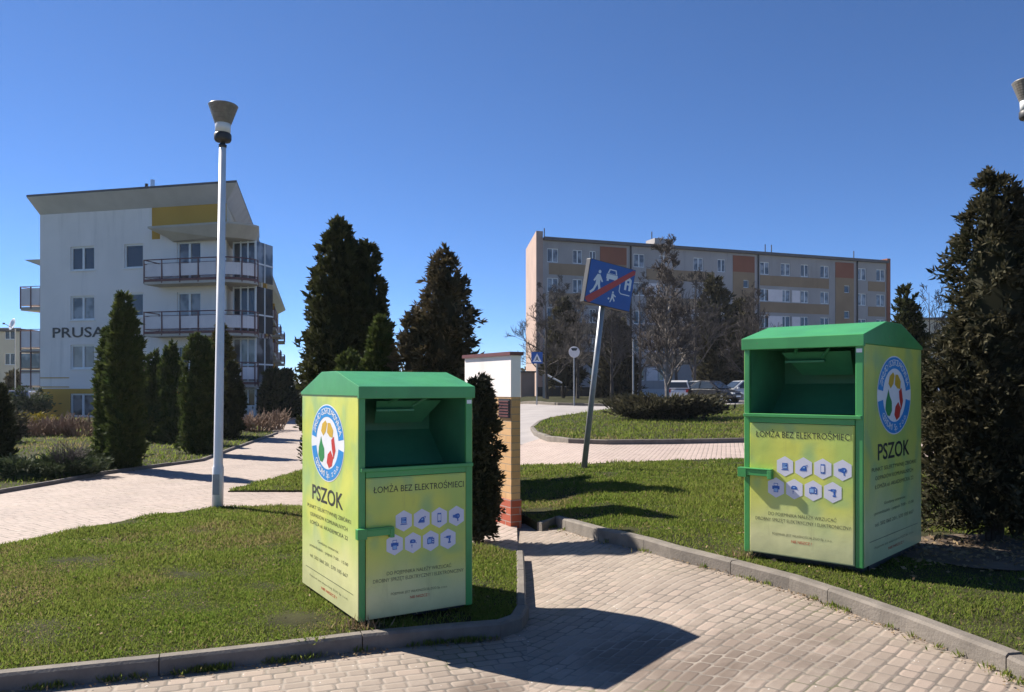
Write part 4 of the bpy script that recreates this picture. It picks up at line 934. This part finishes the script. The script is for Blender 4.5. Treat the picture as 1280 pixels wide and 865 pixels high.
far_block('apartment_building', at(1150, 110), 110, R(-10), 16, 12, 10.5, m_cream, 'beige block glimpsed behind the bare tree right of the right container', 6, 3, .7)

# --- long grey block on the right
gB = R(20); dB = 83; WB = Wall(at(678, dB), dB, gB); LB = WB.s_(1108)
z0B = .5
bb = empty('apartment_block', (WB.x, WB.y, z0B), gB, 'long grey five-storey block with brick-red stairwell panels behind the bare trees', 'building')
HB = WB.z_(690, 301) - z0B; NF = 5; FH = (HB - 1.0) / NF
wcols = [(691, 7), (722, 6), (741, 4), (799, 7), (830, 6), (873, 6), (902, 5), (956, 6), (982, 6), (1006, 5), (1031, 5.5), (1077, 6), (1101, 5.5)]
hl = []
for (u, hw) in wcols:
    s0_, s1_ = WB.s_(u - hw), WB.s_(u + hw)
    for k in range(NF): z = 1.0 + k * FH + .85; hl.append((s0_, s1_, z, z + 1.45))
stairs = [(750, 783), (916, 943), (1044, 1067)]
sh = []
for (u0, u1) in stairs:
    um = (u0 + u1) / 2 + 3
    for k in range(4): z = 1.0 + (k + .45) * FH + .9; sh.append((WB.s_(um - 3.5), WB.s_(um + 3.5), z, z + .9))
b = MB(); holed(b, 0, LB, 0, HB, hl + sh, 0, .15)
b.add([(0, 0, 0), (0, 12, 0), (0, 12, HB), (0, 0, HB), (LB, 0, 0), (LB, 12, 0), (LB, 12, HB), (LB, 0, HB)], [(4, 7, 6, 5)]); b.build('wall', m_block, bb)
eg = MB(); eb = Matrix.Rotation(-gB, 3, 'Z') @ Vector((-.075, 1, 0)) * 11; eg.prism([(-.75, -.15, 0), (-.004, -.15, 0), (-.004 + eb.x, eb.y, 0), (-.75 + eb.x, eb.y, 0)], (0, 0, 0), (0, 0, HB + .9)); eg.build('end_wall', m_block_s, bb); eg = MB(); eg.box(LB + .002, LB + .5, -.15, 12.2, 0, HB + .6); eg.build('end_wall', m_block_o, bb)
rf = MB(); rf.prism([(0, -.45, HB + .003), (LB, -.45, HB + .003), (LB, 12.3, HB + .003), (eb.x + .0, eb.y, HB + .003)], (0, 0, 0), (0, 0, .317)); ro = rf.build('roof', m_roofm, bb)
for u in (694, 977, 985, 1090, 832): an = MB(); s = WB.s_(u); an.tube((s, 3, HB + .3), (s, 3, HB + (1.9 if u != 832 else 2.4)), .06, None, 4); an.build('antenna', m_dark, ro)
ck = MB(); s = WB.s_(842); ck.box(s - 1.2, s + 1.2, 2, 4, HB + .3, HB + 1.5); ck.build('chimney', m_block, ro)
for i, h in enumerate(hl): window(bb, h, 0, .15, (m_glass_c if (i * 7) % 5 in (1, 3) else m_glass_b if (i * 11) % 7 == 2 else m_glass), 1, .08, False)
for h in sh: window(bb, h, 0, .15, m_glass, 0, .08, False)
for (u0, u1) in stairs:
    s0_, s1_ = WB.s_(u0), WB.s_(u1); ztop = HB - 1.9
    p = MB(); p.box(s0_, s1_, -.05, -.001, HB - 2.1, HB - .25); p.build('red_panel', m_block_o, bb)
    p = MB(); holed(p, s0_, s1_, 2.6, HB - 2.103, [h for h in sh if s0_ < h[0] < s1_], -.05, .05); p.add([(s0_, -.05, 2.6), (s0_, 0, 2.6), (s0_, 0, HB - 2.1), (s0_, -.05, HB - 2.1)], [(0, 1, 2, 3)]); p.build('stair_panel', m_block_t, bb)
    p = MB(); p.tube((s1_ + .5, -.1, 0), (s1_ + .5, -.1, HB), .09, None, 6); p.build('drainpipe', m_dark, bb)
    p = MB(); p.box(s0_ + .2, s1_ - .2, -1.2, -.06, 2.35, 2.55); p.build('porch_roof', m_roofm, bb)
for (u0, u1) in ((686, 745), (808, 893), (950, 1036), (1085, 1106)):
    for k in range(1, NF):
        z = 1.0 + k * FH - .42; p = MB(); p.box(WB.s_(u0), WB.s_(u1), -.035, -.001, z, z + 1.18); p.build('tan_band', m_block_t, bb)
for (u0, u1) in ((960, 978), (990, 1000), (808, 822)):
    for k in range(NF - 1): z = 1.0 + k * FH + .86; p = MB(); p.box(WB.s_(u0), WB.s_(u1), -.02, -.001, z, z + 1.4); p.build('pale_panel', m_bpan, bb)
pt = MB(); pt.box(.01, LB - .01, -.06, -.001, 0, .95); pt.build('plinth', m_soffit, bb)
# orange utility wall at its foot and low dark fence
x = at(651, 80); u_ = empty('utility_shed', (x, 79, .5), R(10), 'small orange shed at the left end of the grey block', 'shed')
b = MB(); b.box(0, 1.4, 0, 2, 0, 2.6); b.build('wall', m_block_s, u_); b = MB(); b.box(-.15, 1.55, -.15, 2.15, 2.6, 2.75); b.build('roof', m_roofm, u_)
fe = empty('low_fence', (at(671, 79), 79, .62), R(6), 'low dark fence along the far verge before the grey block', 'fence')
b = MB(); b.box(0, 7.5, 0, .12, -.1, 1.05); b.build('fence_panel', m_dark, fe); b = MB()
for k in range(6): b.box(k * 1.48, k * 1.48 + .1, -.03, .15, -.1, 1.15)
b.build('fence_posts', m_bark, fe)

# ------------------------------------------------------------------ right side trees and shrubs
bx, by = gp(838, 526, .02)
spreading('spreading_juniper', bx, by + 1.4, 2.35, 1.7, .86, m_jun_d, 'broad dark spreading juniper on the island lawn', 60, 16000, (.26, .075), arms=34, lift=.5)
bare_tree('birch_tree', 834, by + 3.5, 290, 'tall pale bare birch rising behind the spreading juniper', 71, r=.11, depth=5, m=m_birch, nb=34, first=.14, width=.17, thin=.009, tm=m_twig)
for u, d, vt, lab, sd_ in ((684, 62, 350, 'grey bare tree nearest the left end of the grey block', 72), (722, 64, 366, 'grey bare tree behind the tilted blue sign', 73), (800, 66, 338, 'grey bare tree between the tilted sign and the birch', 74), (764, 63, 344, 'grey bare tree right beside the tilted sign post', 78), (846, 67, 336, 'grey bare tree directly behind the birch', 79), (704, 70, 346, 'grey bare tree standing behind the dark spruce left of the sign', 90), (868, 60, 330, 'grey bare tree just right of the birch above the parked cars', 75), (944, 62, 356, 'grey bare tree above the left edge of the right container', 76)):
    bare_tree('bare_tree', u, d, vt, lab, sd_, r=.15, depth=5, nb=15, width=.27, thin=.011, first=.15, m=m_twig_d, tm=m_twig_d, group='bare trees before the grey block')
bare_tree('bare_tree', 1163, 36, 356, 'slender bare tree against the sky right of the right container', 77, r=.085, depth=4, nb=18, width=.33, thin=.009, first=.3, m=m_twig_d, tm=m_twig_d)
conifer('spruce_tree', 704, 68, 376, 20, m_jun_d, 'dark spruce before the grey block left of the tilted sign post', 80, n=5500, sharp=.95, leaf=(.5, .18), rough=.25, base=1.0)
conifer('spruce_tree', 770, 69, 398, 27, m_jun_d, 'dark broad spruce before the grey block right of the tilted sign post', 81, n=6000, sharp=.8, leaf=(.5, .18), rough=.28)
conifer('spruce_tree', 893, 68, 344, 24, m_jun_d, 'dark tall spruce behind the parked cars before the grey block', 82, n=7000, sharp=.9, leaf=(.5, .18), rough=.28)
conifer('spruce_tree', 925, 70, 372, 25, m_jun_d, 'dark spruce beside the roof corner of the right container', 83, n=6000, sharp=.8, leaf=(.5, .18), rough=.28)
conifer('thuja_tree', 1131, 25, 353, 16, m_thuja_d, 'dark double columnar thuja right behind the right container', 84, n=11000, sharp=.65, leaf=(.15, .07), tops=[(.28, .1, .93, 1.05)])
conifer('juniper_tree', 1244, 7.35, 210, 60, m_jun_d, 'large dark shaggy conifer at the right picture edge', 85, n=60000, sharp=.42, leaf=(.075, .026), rough=.26, loose=1.6, tops=[(.42, .12, .93, .95), (-.10, .1, .60, 1.12)], up=.55, base=.20)
tl = [(-160, 150, 330), (160, 240, 60)]
rng = np.random.default_rng(9); k = 9000
xx = rng.uniform(-260, 330, k); yy = 230 + rng.uniform(0, 25, k); hh = 5 + 3.5 * np.sin(xx * .09) * np.sin(xx * .031 + 1) + 1.5 * np.sin(xx * .4)
zz = rng.uniform(0, 1, k) * np.maximum(hh, 2)
C = np.stack([xx, yy, zz], 1); tag(mesh_np('distant_trees', leaf_quads(rng, C, rng.normal(size=(k, 3)) + np.array([0, 0, .5]), 2.2, 1.5), 4, m_jun_d, rng.random(k)), 'far dark line of trees on the horizon', 'trees', None, 'stuff')

# ------------------------------------------------------------------ signs
sx_, sy_ = gp(730, 585); sg = empty('road_sign', (sx_, sy_, G(sx_, sy_)), 0, 'leaning blue end-of-residential-zone sign with a red diagonal bar', 'road sign')
sg.rotation_euler = (0, R(6.4), 0)
b = MB(); b.tube((0, 0, -.1), (0, 0, 3.35), .052, .050, 14); b.build('post', m_steel, sg, smooth=True)
pw, ph = .98, .77; zc_ = 3.27
ps = empty('sign_panel', (0, 0, 0)); bpy.data.objects.remove(ps)
Mp = Matrix.Translation((.03, -.02, zc_)) @ Matrix.Rotation(R(27), 4, 'Z') @ Matrix.Rotation(R(3), 4, 'Y')
b = MB(); b.box(-pw / 2, pw / 2, -.13, 0, -ph / 2, ph / 2); plate = b.build('sign_plate', m_dark, sg, bevel=.008); plate.matrix_local = Mp
pf = Face((-pw / 2, -.13, -ph / 2), (pw, 0, 0), (0, 0, ph), (0, -1, 0)); o1, o2, o3, o4 = .003, .006, .009, .012
bl = MB(); pf.poly(bl, [(.012, .015), (.988, .015), (.988, .985), (.012, .985)][::-1], o1); bl.build('blue_face', m_sblue, plate)
wh = MB(); pol = lambda pts, o=o2: pf.poly(wh, pts, o)
def disc(cx, cy, rx, ry, o=o2, n=14): pf.poly(wh, [(cx + rx * math.cos(2 * math.pi * i / n), cy + ry * math.sin(2 * math.pi * i / n)) for i in range(n)], o)
disc(.235, .25, .030, .042)                            # walker
pol([(.19, .31), (.26, .31), (.275, .52), (.18, .52)]); pol([(.26, .32), (.33, .45), (.31, .48), (.25, .40)]); pol([(.19, .32), (.125, .47), (.15, .49), (.20, .42)])
pol([(.185, .52), (.235, .52), (.17, .70), (.10, .78), (.08, .74), (.14, .66)]); pol([(.22, .52), (.272, .52), (.30, .62), (.29, .72), (.25, .70), (.25, .62)])
pol([(.43, .13), (.58, .13), (.61, .24), (.40, .24)]); pol([(.385, .25), (.625, .25), (.625, .36), (.385, .36)]); pol([(.40, .36), (.445, .36), (.445, .41), (.40, .41)]); pol([(.565, .36), (.61, .36), (.61, .41), (.565, .41)])
bw = MB(); pf.poly(bw, [(.45, .155), (.56, .155), (.58, .23), (.43, .23)], o3); bw.build('windscreen_mark', m_sblue, plate)
pol([(.80, .27), (.87, .20), (.94, .27), (.94, .52), (.80, .52)]); bw = MB(); pf.poly(bw, [(.845, .40), (.89, .40), (.89, .52), (.845, .52)], o3); pf.poly(bw, [(.845, .30), (.89, .30), (.89, .35), (.845, .35)], o3); bw.build('house_openings', m_sblue, plate)
for a, b_ in zip([(.70, .42), (.70, .58), (.74, .63)], [(.70, .58), (.74, .63), (.94, .63)]):
    dx, dy = b_[0] - a[0], b_[1] - a[1]; l_ = math.hypot(dx, dy); nx, ny = -dy / l_ * .009, dx / l_ * .011; pol([(a[0] + nx, a[1] + ny), (b_[0] + nx, b_[1] + ny), (b_[0] - nx, b_[1] - ny), (a[0] - nx, a[1] - ny)])
disc(.575, .64, .019, .026); pol([(.555, .67), (.60, .67), (.605, .76), (.55, .76)]); pol([(.55, .76), (.585, .76), (.55, .88), (.53, .88)]); pol([(.575, .76), (.605, .76), (.64, .82), (.62, .85)]); pol([(.60, .68), (.65, .72), (.64, .745), (.595, .71)]); disc(.50, .80, .020, .027)
wh.build('white_symbols', m_white, plate)
rd = MB(); pf.poly(rd, [(.012, .93), (.07, .985), (.115, .985), (.988, .12), (.988, .04), (.94, .03), (.012, .88)], o4); rd.build('red_bar', m_sred, plate)
b = MB()
for z in (-.2, .2): b.box(-.09, .05, 0, .05, z - .02, z + .02)
b.build('bracket', m_dark, plate)
# pedestrian crossing sign and round white sign far off
d = 50; x = at(671, d); cs = empty('crossing_sign', (x, d, G(x, d)), R(12), 'small square blue crossing sign with a white triangle beside the road', 'road sign')
zt = zat(440, d) - G(x, d); b = MB(); b.tube((0, 0, -.1), (0, 0, zt), .045, None, 8); b.build('post', m_steel, cs)
b = MB(); b.box(-.36, .36, -.06, -.04, zt - .72, zt); p_ = b.build('sign_plate', m_sblue, cs); fc = Face((-.36, -.06, zt - .72), (.72, 0, 0), (0, 0, .72), (0, -1, 0)); w_ = MB(); fc.poly(w_, [(.5, .12), (.9, .86), (.1, .86)], .004); w_.build('white_triangle', m_white, p_)
k_ = MB(); fc.poly(k_, [(.46, .40), (.54, .40), (.56, .58), (.66, .76), (.60, .78), (.5, .64), (.40, .78), (.34, .76), (.44, .58)], .008); k_.build('walker_mark', m_ink, p_)
d = 48; x = at(717.5, d); cs = empty('round_sign', (x, d, G(x, d)), R(8), 'round pale sign disc on a thin grey post by the far verge', 'road sign')
zt = zat(433, d) - G(x, d); b = MB(); b.tube((0, 0, -.1), (0, 0, zt), .045, None, 8); b.build('post', m_steel, cs)
b = MB(); b.lathe([(.33, 0), (.34, .012), (.33, .024)], 28); o = b.build('sign_plate', m_mirror, cs); o.rotation_euler = (R(90), 0, 0); o.location = (0, -.05, zt - .34)
b = MB(); fcr = Face((-.2, -.0785, zt - .26), (.4, 0, 0), (0, 0, .16), (0, -1, 0)); fcr.poly(b, [(.0, .2), (.12, 0), (.88, 0), (1, .2), (.8, 1), (.2, 1)], 0); b.build('dark_marking', m_dark, cs)
d = 45; x = at(791.5, d); po = empty('steel_post', (x, d, G(x, d)), 0, 'thin plain grey steel post behind the spreading juniper', 'post')
b = MB(); b.tube((0, 0, -.1), (0, 0, zat(424, d) - G(x, d)), .05, .045, 8); b.build('column', m_steel, po); b = MB(); b.lathe([(.052, 0), (.056, .01), (.056, .06), (.02, .075)], 12, (0, 0, zat(424, d) - G(x, d) - .01)); b.build('cap', m_dark, po)
x, y = gp(700, 491); bo = empty('barrier_arm', (at(684, 66), 66, .75), R(-25), 'white barrier arm tilting down before the dark low fence', 'barrier')
b = MB(); b.tube((-.2, 0, 2.0), (1.3, 0, 1.25), .09, .07, 8); b.build('arm', m_white, bo); b = MB(); b.box(-.35, .0, -.15, .15, -.15, 1.95); b.build('pedestal', m_steel, bo)

# ------------------------------------------------------------------ cars
def car(name, x, y, rz, paint, label, wagon=True, group='cars parked before the grey block'):
    r = empty(name, (x, y, G(x, y) - .08), rz, label, 'car', group)
    m = M_plain(name + '_paint', paint, .25, .03, 2, spec=.6)
    # stations along the car: (x, half width, sill z, belt z)
    st = [(-2.12, .62, .42, .62), (-2.05, .74, .28, .80), (-1.6, .83, .22, .90), (-.6, .85, .20, .92), (.5, .85, .20, .90), (1.2, .84, .22, .86), (1.75, .78, .26, .74), (2.05, .66, .32, .62), (2.10, .56, .42, .54)]
    b = MB(); vs = []
    for (a, w, s, t) in st: vs += [(a, -w * .93, s), (a, -w, (s + t) / 2), (a, -w * .95, t), (a, -w * .55, t + .035), (a, w * .55, t + .035), (a, w * .95, t), (a, w, (s + t) / 2), (a, w * .93, s)]
    fs = [(8 * i + k, 8 * i + (k + 1) % 8, 8 * i + 8 + (k + 1) % 8, 8 * i + 8 + k) for i in range(len(st) - 1) for k in range(8)]
    fs += [tuple(range(8)), tuple(range(8 * (len(st) - 1), 8 * len(st)))[::-1]]; b.add(vs, fs)
    rear = -2.0 if wagon else -1.55; rt = -1.75 if wagon else -.95
    cab = [(rear, .90), (rt, 1.40), (-.4, 1.50), (.25, 1.46), (1.05, .91)]; hw = [.78, .62, .64, .62, .76]
    b.add([(a, -w, z) for (a, z), w in zip(cab, hw)] + [(a, w, z) for (a, z), w in zip(cab, hw)], [(0, 5, 6, 1), (1, 6, 7, 2), (2, 7, 8, 3), (3, 8, 9, 4), (0, 1, 2, 3, 4), (9, 8, 7, 6, 5)])
    o = b.build('body', m, r, smooth=False, bevel=.03)
    g = MB()
    def lerp(i, t): (a, z), w = cab[i], hw[i]; (a2, z2), w2 = cab[i + 1], hw[i + 1]; return a + (a2 - a) * t, w + (w2 - w) * t, z + (z2 - z) * t
    for sgn in (-1, 1):
        q = MB(); e = .012
        P = [(rear + .22, .79, .95), (rt + .12, .645, 1.345), (-.45, .66, 1.425), (-.5, .80, .95)]; q.add([(a, sgn * (w + e), z) for a, w, z in P], [(0, 1, 2, 3)])
        P = [(-.42, .80, .95), (-.37, .66, 1.43), (.2, .645, 1.39), (.86, .78, .95)]; q.add([(a, sgn * (w + e), z) for a, w, z in P], [(0, 1, 2, 3)]); q.build('side_window', m_glass, r)
    q = MB(); q.add([(1.02 + .02, -.66, .96), (.32, -.55, 1.43), (.32, .55, 1.43), (1.04, .66, .96)], [(0, 1, 2, 3)]); q.build('windscreen', m_glass, r)
    q = MB(); q.add([(rear - .0, -.66, .98), (rt - .06, -.54, 1.36), (rt - .06, .54, 1.36), (rear - .0, .66, .98)], [(0, 1, 2, 3)]); q.build('rear_window', m_glass, r)
    for sx in (-1.3, 1.32):
        for sy in (-1, 1):
            t = MB(); t.tube((sx, sy * .66, .31), (sx, sy * .865, .31), .31, None, 18); w = t.build('wheel', m_tyre, r); t = MB(); t.tube((sx, sy * .84, .31), (sx, sy * .872, .31), .20, None, 14); t.build('rim', m_rim, w)
    for sy in (-1, 1):
        t = MB(); t.box(1.93, 2.09, sy * .5 - .14, sy * .5 + .14, .58, .69); t.build('headlight', m_lampg, r); t = MB(); t.box(-2.13, -1.98, sy * .62 - .1, sy * .62 + .1, .66, .86); t.build('tail_light', m_rlamp, r); t = MB(); t.box(.72, .86, sy * .92 - .07, sy * .92 + .07, .93, 1.05); t.build('wing_mirror', m, r)
    t = MB(); t.box(2.085, 2.115, -.26, .26, .38, .48); t.build('number_plate', m_plate, r)
    t = MB(); t.box(2.05, 2.108, -.4, .4, .49, .56); t.build('grille', m_dark, r)
    return r
dC = 56
car('parked_car', at(848, dC + 1), dC + 1, R(78), (.55, .56, .58), 'silver estate car seen from behind just right of the birch trunk')
car('parked_car', at(872, dC + 2), dC + 2, R(200), (.72, .72, .72), 'white hatchback half hidden by the black car', False)
car('parked_car', at(890, dC - 1.5), dC - 1.5, R(-50), (.02, .021, .024), 'black saloon angled nose forward between the white and silver cars', False)
car('parked_car', at(926, dC), dC, R(197), (.50, .51, .53), 'silver hatchback nearest the left edge of the right container')
car('parked_car', at(1169, 58), 58, R(190), (.74, .74, .75), 'white car glimpsed right of the columnar thuja', True, 'cars parked before the grey block')
car('parked_car', at(17, 58), 58, R(170), (.10, .13, .22), 'dark blue car under the dark spruce at the far left', True, 'cars parked at the far left')

# ------------------------------------------------------------------ grass, litter
bare_spots = [(RX + 1.15, RY + .35, .55), (4.1, 7.0, .75), (3.6, 7.5, .35), (4.8, 6.6, .6)]
grass('grass', LAWN_L, 230000, .034, 1, 'short green grass of the near left lawn', near=1.5, bare=[(-1.0, 5.42, .12), (-.5, 5.72, .12)])
grass('grass', LAWN_R, 230000, .034, 2, 'short green grass of the lawn round the right container', near=1.5, bare=bare_spots)
grass('grass', BED, 45000, .05, 3, 'grass of the bed lawn below the gable', near=3)
grass('grass', ISL, 45000, .06, 4, 'grass of the road island round the spreading juniper', dz=.02, near=4)
soil = [(4.3 + 1.25 * math.cos(a) * (1 + .2 * math.sin(3 * a)), 6.95 + .75 * math.sin(a) * (1 + .15 * math.sin(2 * a))) for a in [i * .3142 for i in range(20)]]
sheet('bare_soil', [p for p in soil], .012, m_soil, .25, wob=.008)
rng = np.random.default_rng(12)
def litter(name, P, s, label, m=m_dry, zoff=-.092):
    k = len(P); C = np.array([(a, b_, G(a, b_) + zoff + .004) for a, b_ in P]); D = rng.normal(size=(k, 3)); D[:, 2] = np.abs(D[:, 2]) * .25
    return tag(mesh_np(name, leaf_quads(rng, C, D, s, s * .5), 4, m, rng.random(k)), label, 'litter', None, 'stuff')
def along(pts, n, w):
    out = []; 
    for _ in range(n):
        i = rng.integers(0, len(pts) - 1); t = rng.random(); a, b_ = Vector(pts[i]), Vector(pts[i + 1]); p = a.lerp(b_, t); d_ = (b_ - a).normalized(); nrm = Vector((d_.y, -d_.x)); p = p + nrm * (.11 + abs(rng.normal()) * w); out.append((p.x, p.y))
    return out
litter('leaf_litter', along(CL[2:], 260, .05) + along(CR, 420, .06), .022, 'dry leaf scraps lying along the kerb foot')
litter('pine_litter', [(4.2 + rng.normal() * .75, 6.95 + rng.normal() * .4) for _ in range(900)], .05, 'brown needles and scraps under the big right conifer', zoff=.012)
tuftp = [(-.70 + rng.normal() * .09, 5.33 + rng.normal() * .035) for _ in range(1)]
def tuft(x, y, n, h, label, m):
    k = n; C = np.stack([x + rng.normal(size=k) * .07, y + rng.normal(size=k) * .03, np.full(k, G(x, y) - .02)], 1); D = rng.normal(size=(k, 3)) * .7; D[:, 2] = np.abs(D[:, 2]) + .35
    tag(mesh_np('dry_grass', leaf_quads(rng, C, D, h, .010), 4, m, rng.random(k)), label, 'grass', None, 'stuff')
x, y = gp(450, 786); tuft(x, y, 90, .10, 'dry straw tuft at the front corner of the left container', m_dry)
x, y = gp(930, 697); tuft(x, y, 70, .09, 'dry straw tuft at the front corner of the right container', m_dry)
x, y = gp(388, 800); tuft(x, y + .02, 60, .09, 'green weed in a kerb joint left of the left container', m_grass)

def weeds(name, P, label, h=.045):
    k = len(P); C = np.array([(a, b_, G(a, b_) - .10) for a, b_ in P]); D = rng.normal(size=(k, 3)) * .5; D[:, 2] = np.abs(D[:, 2]) + .8
    return tag(mesh_np(name, leaf_quads(rng, C, D, h, .009), 4, m_grass, np.clip(rng.normal(size=k) * .3 + .5, 0, 1)), label, 'grass', None, 'stuff')
def clumps(pts, n, per):
    out = []
    for (a, b_) in along(pts, n, .006): out += [(a + rng.normal() * .035, b_ + rng.normal() * .012) for _ in range(per)]
    return out
weeds('kerb_weeds', clumps(CL[2:], 34, 26) + clumps(CR, 30, 22), 'small tufts of grass sprouting along the kerb foot')
# thin air haze between the near things and the far blocks
hz = MB(); hz.box(-4100, 4100, -320, 4600, -2.5, 24); ho = hz.build('haze', bpy.data.materials.new('haze')); tag(ho, kind='stuff')
hm = ho.data.materials[0]; hm.use_nodes = True; ht = hm.node_tree; ht.nodes.clear()
hv = ht.nodes.new('ShaderNodeVolumePrincipled'); hv.inputs['Color'].default_value = (.92, .95, 1, 1); hv.inputs['Density'].default_value = .00022; hv.inputs['Anisotropy'].default_value = .3
hout = ht.nodes.new('ShaderNodeOutputMaterial'); ht.links.new(hv.outputs[0], hout.inputs['Volume'])

q = sample_poly(rng, LAWN_L, 700); litter('lawn_litter', [tuple(p) for p in q if p[1] < 12], .030, 'dry leaves and straw scattered over the near left lawn', zoff=.018)
q = sample_poly(rng, LAWN_R, 3000); litter('lawn_litter', [tuple(p) for p in q if p[1] < 15 and abs(p[0]) < .7 * p[1]], .030, 'dry leaves and straw scattered over the lawn round the right container', zoff=.018)
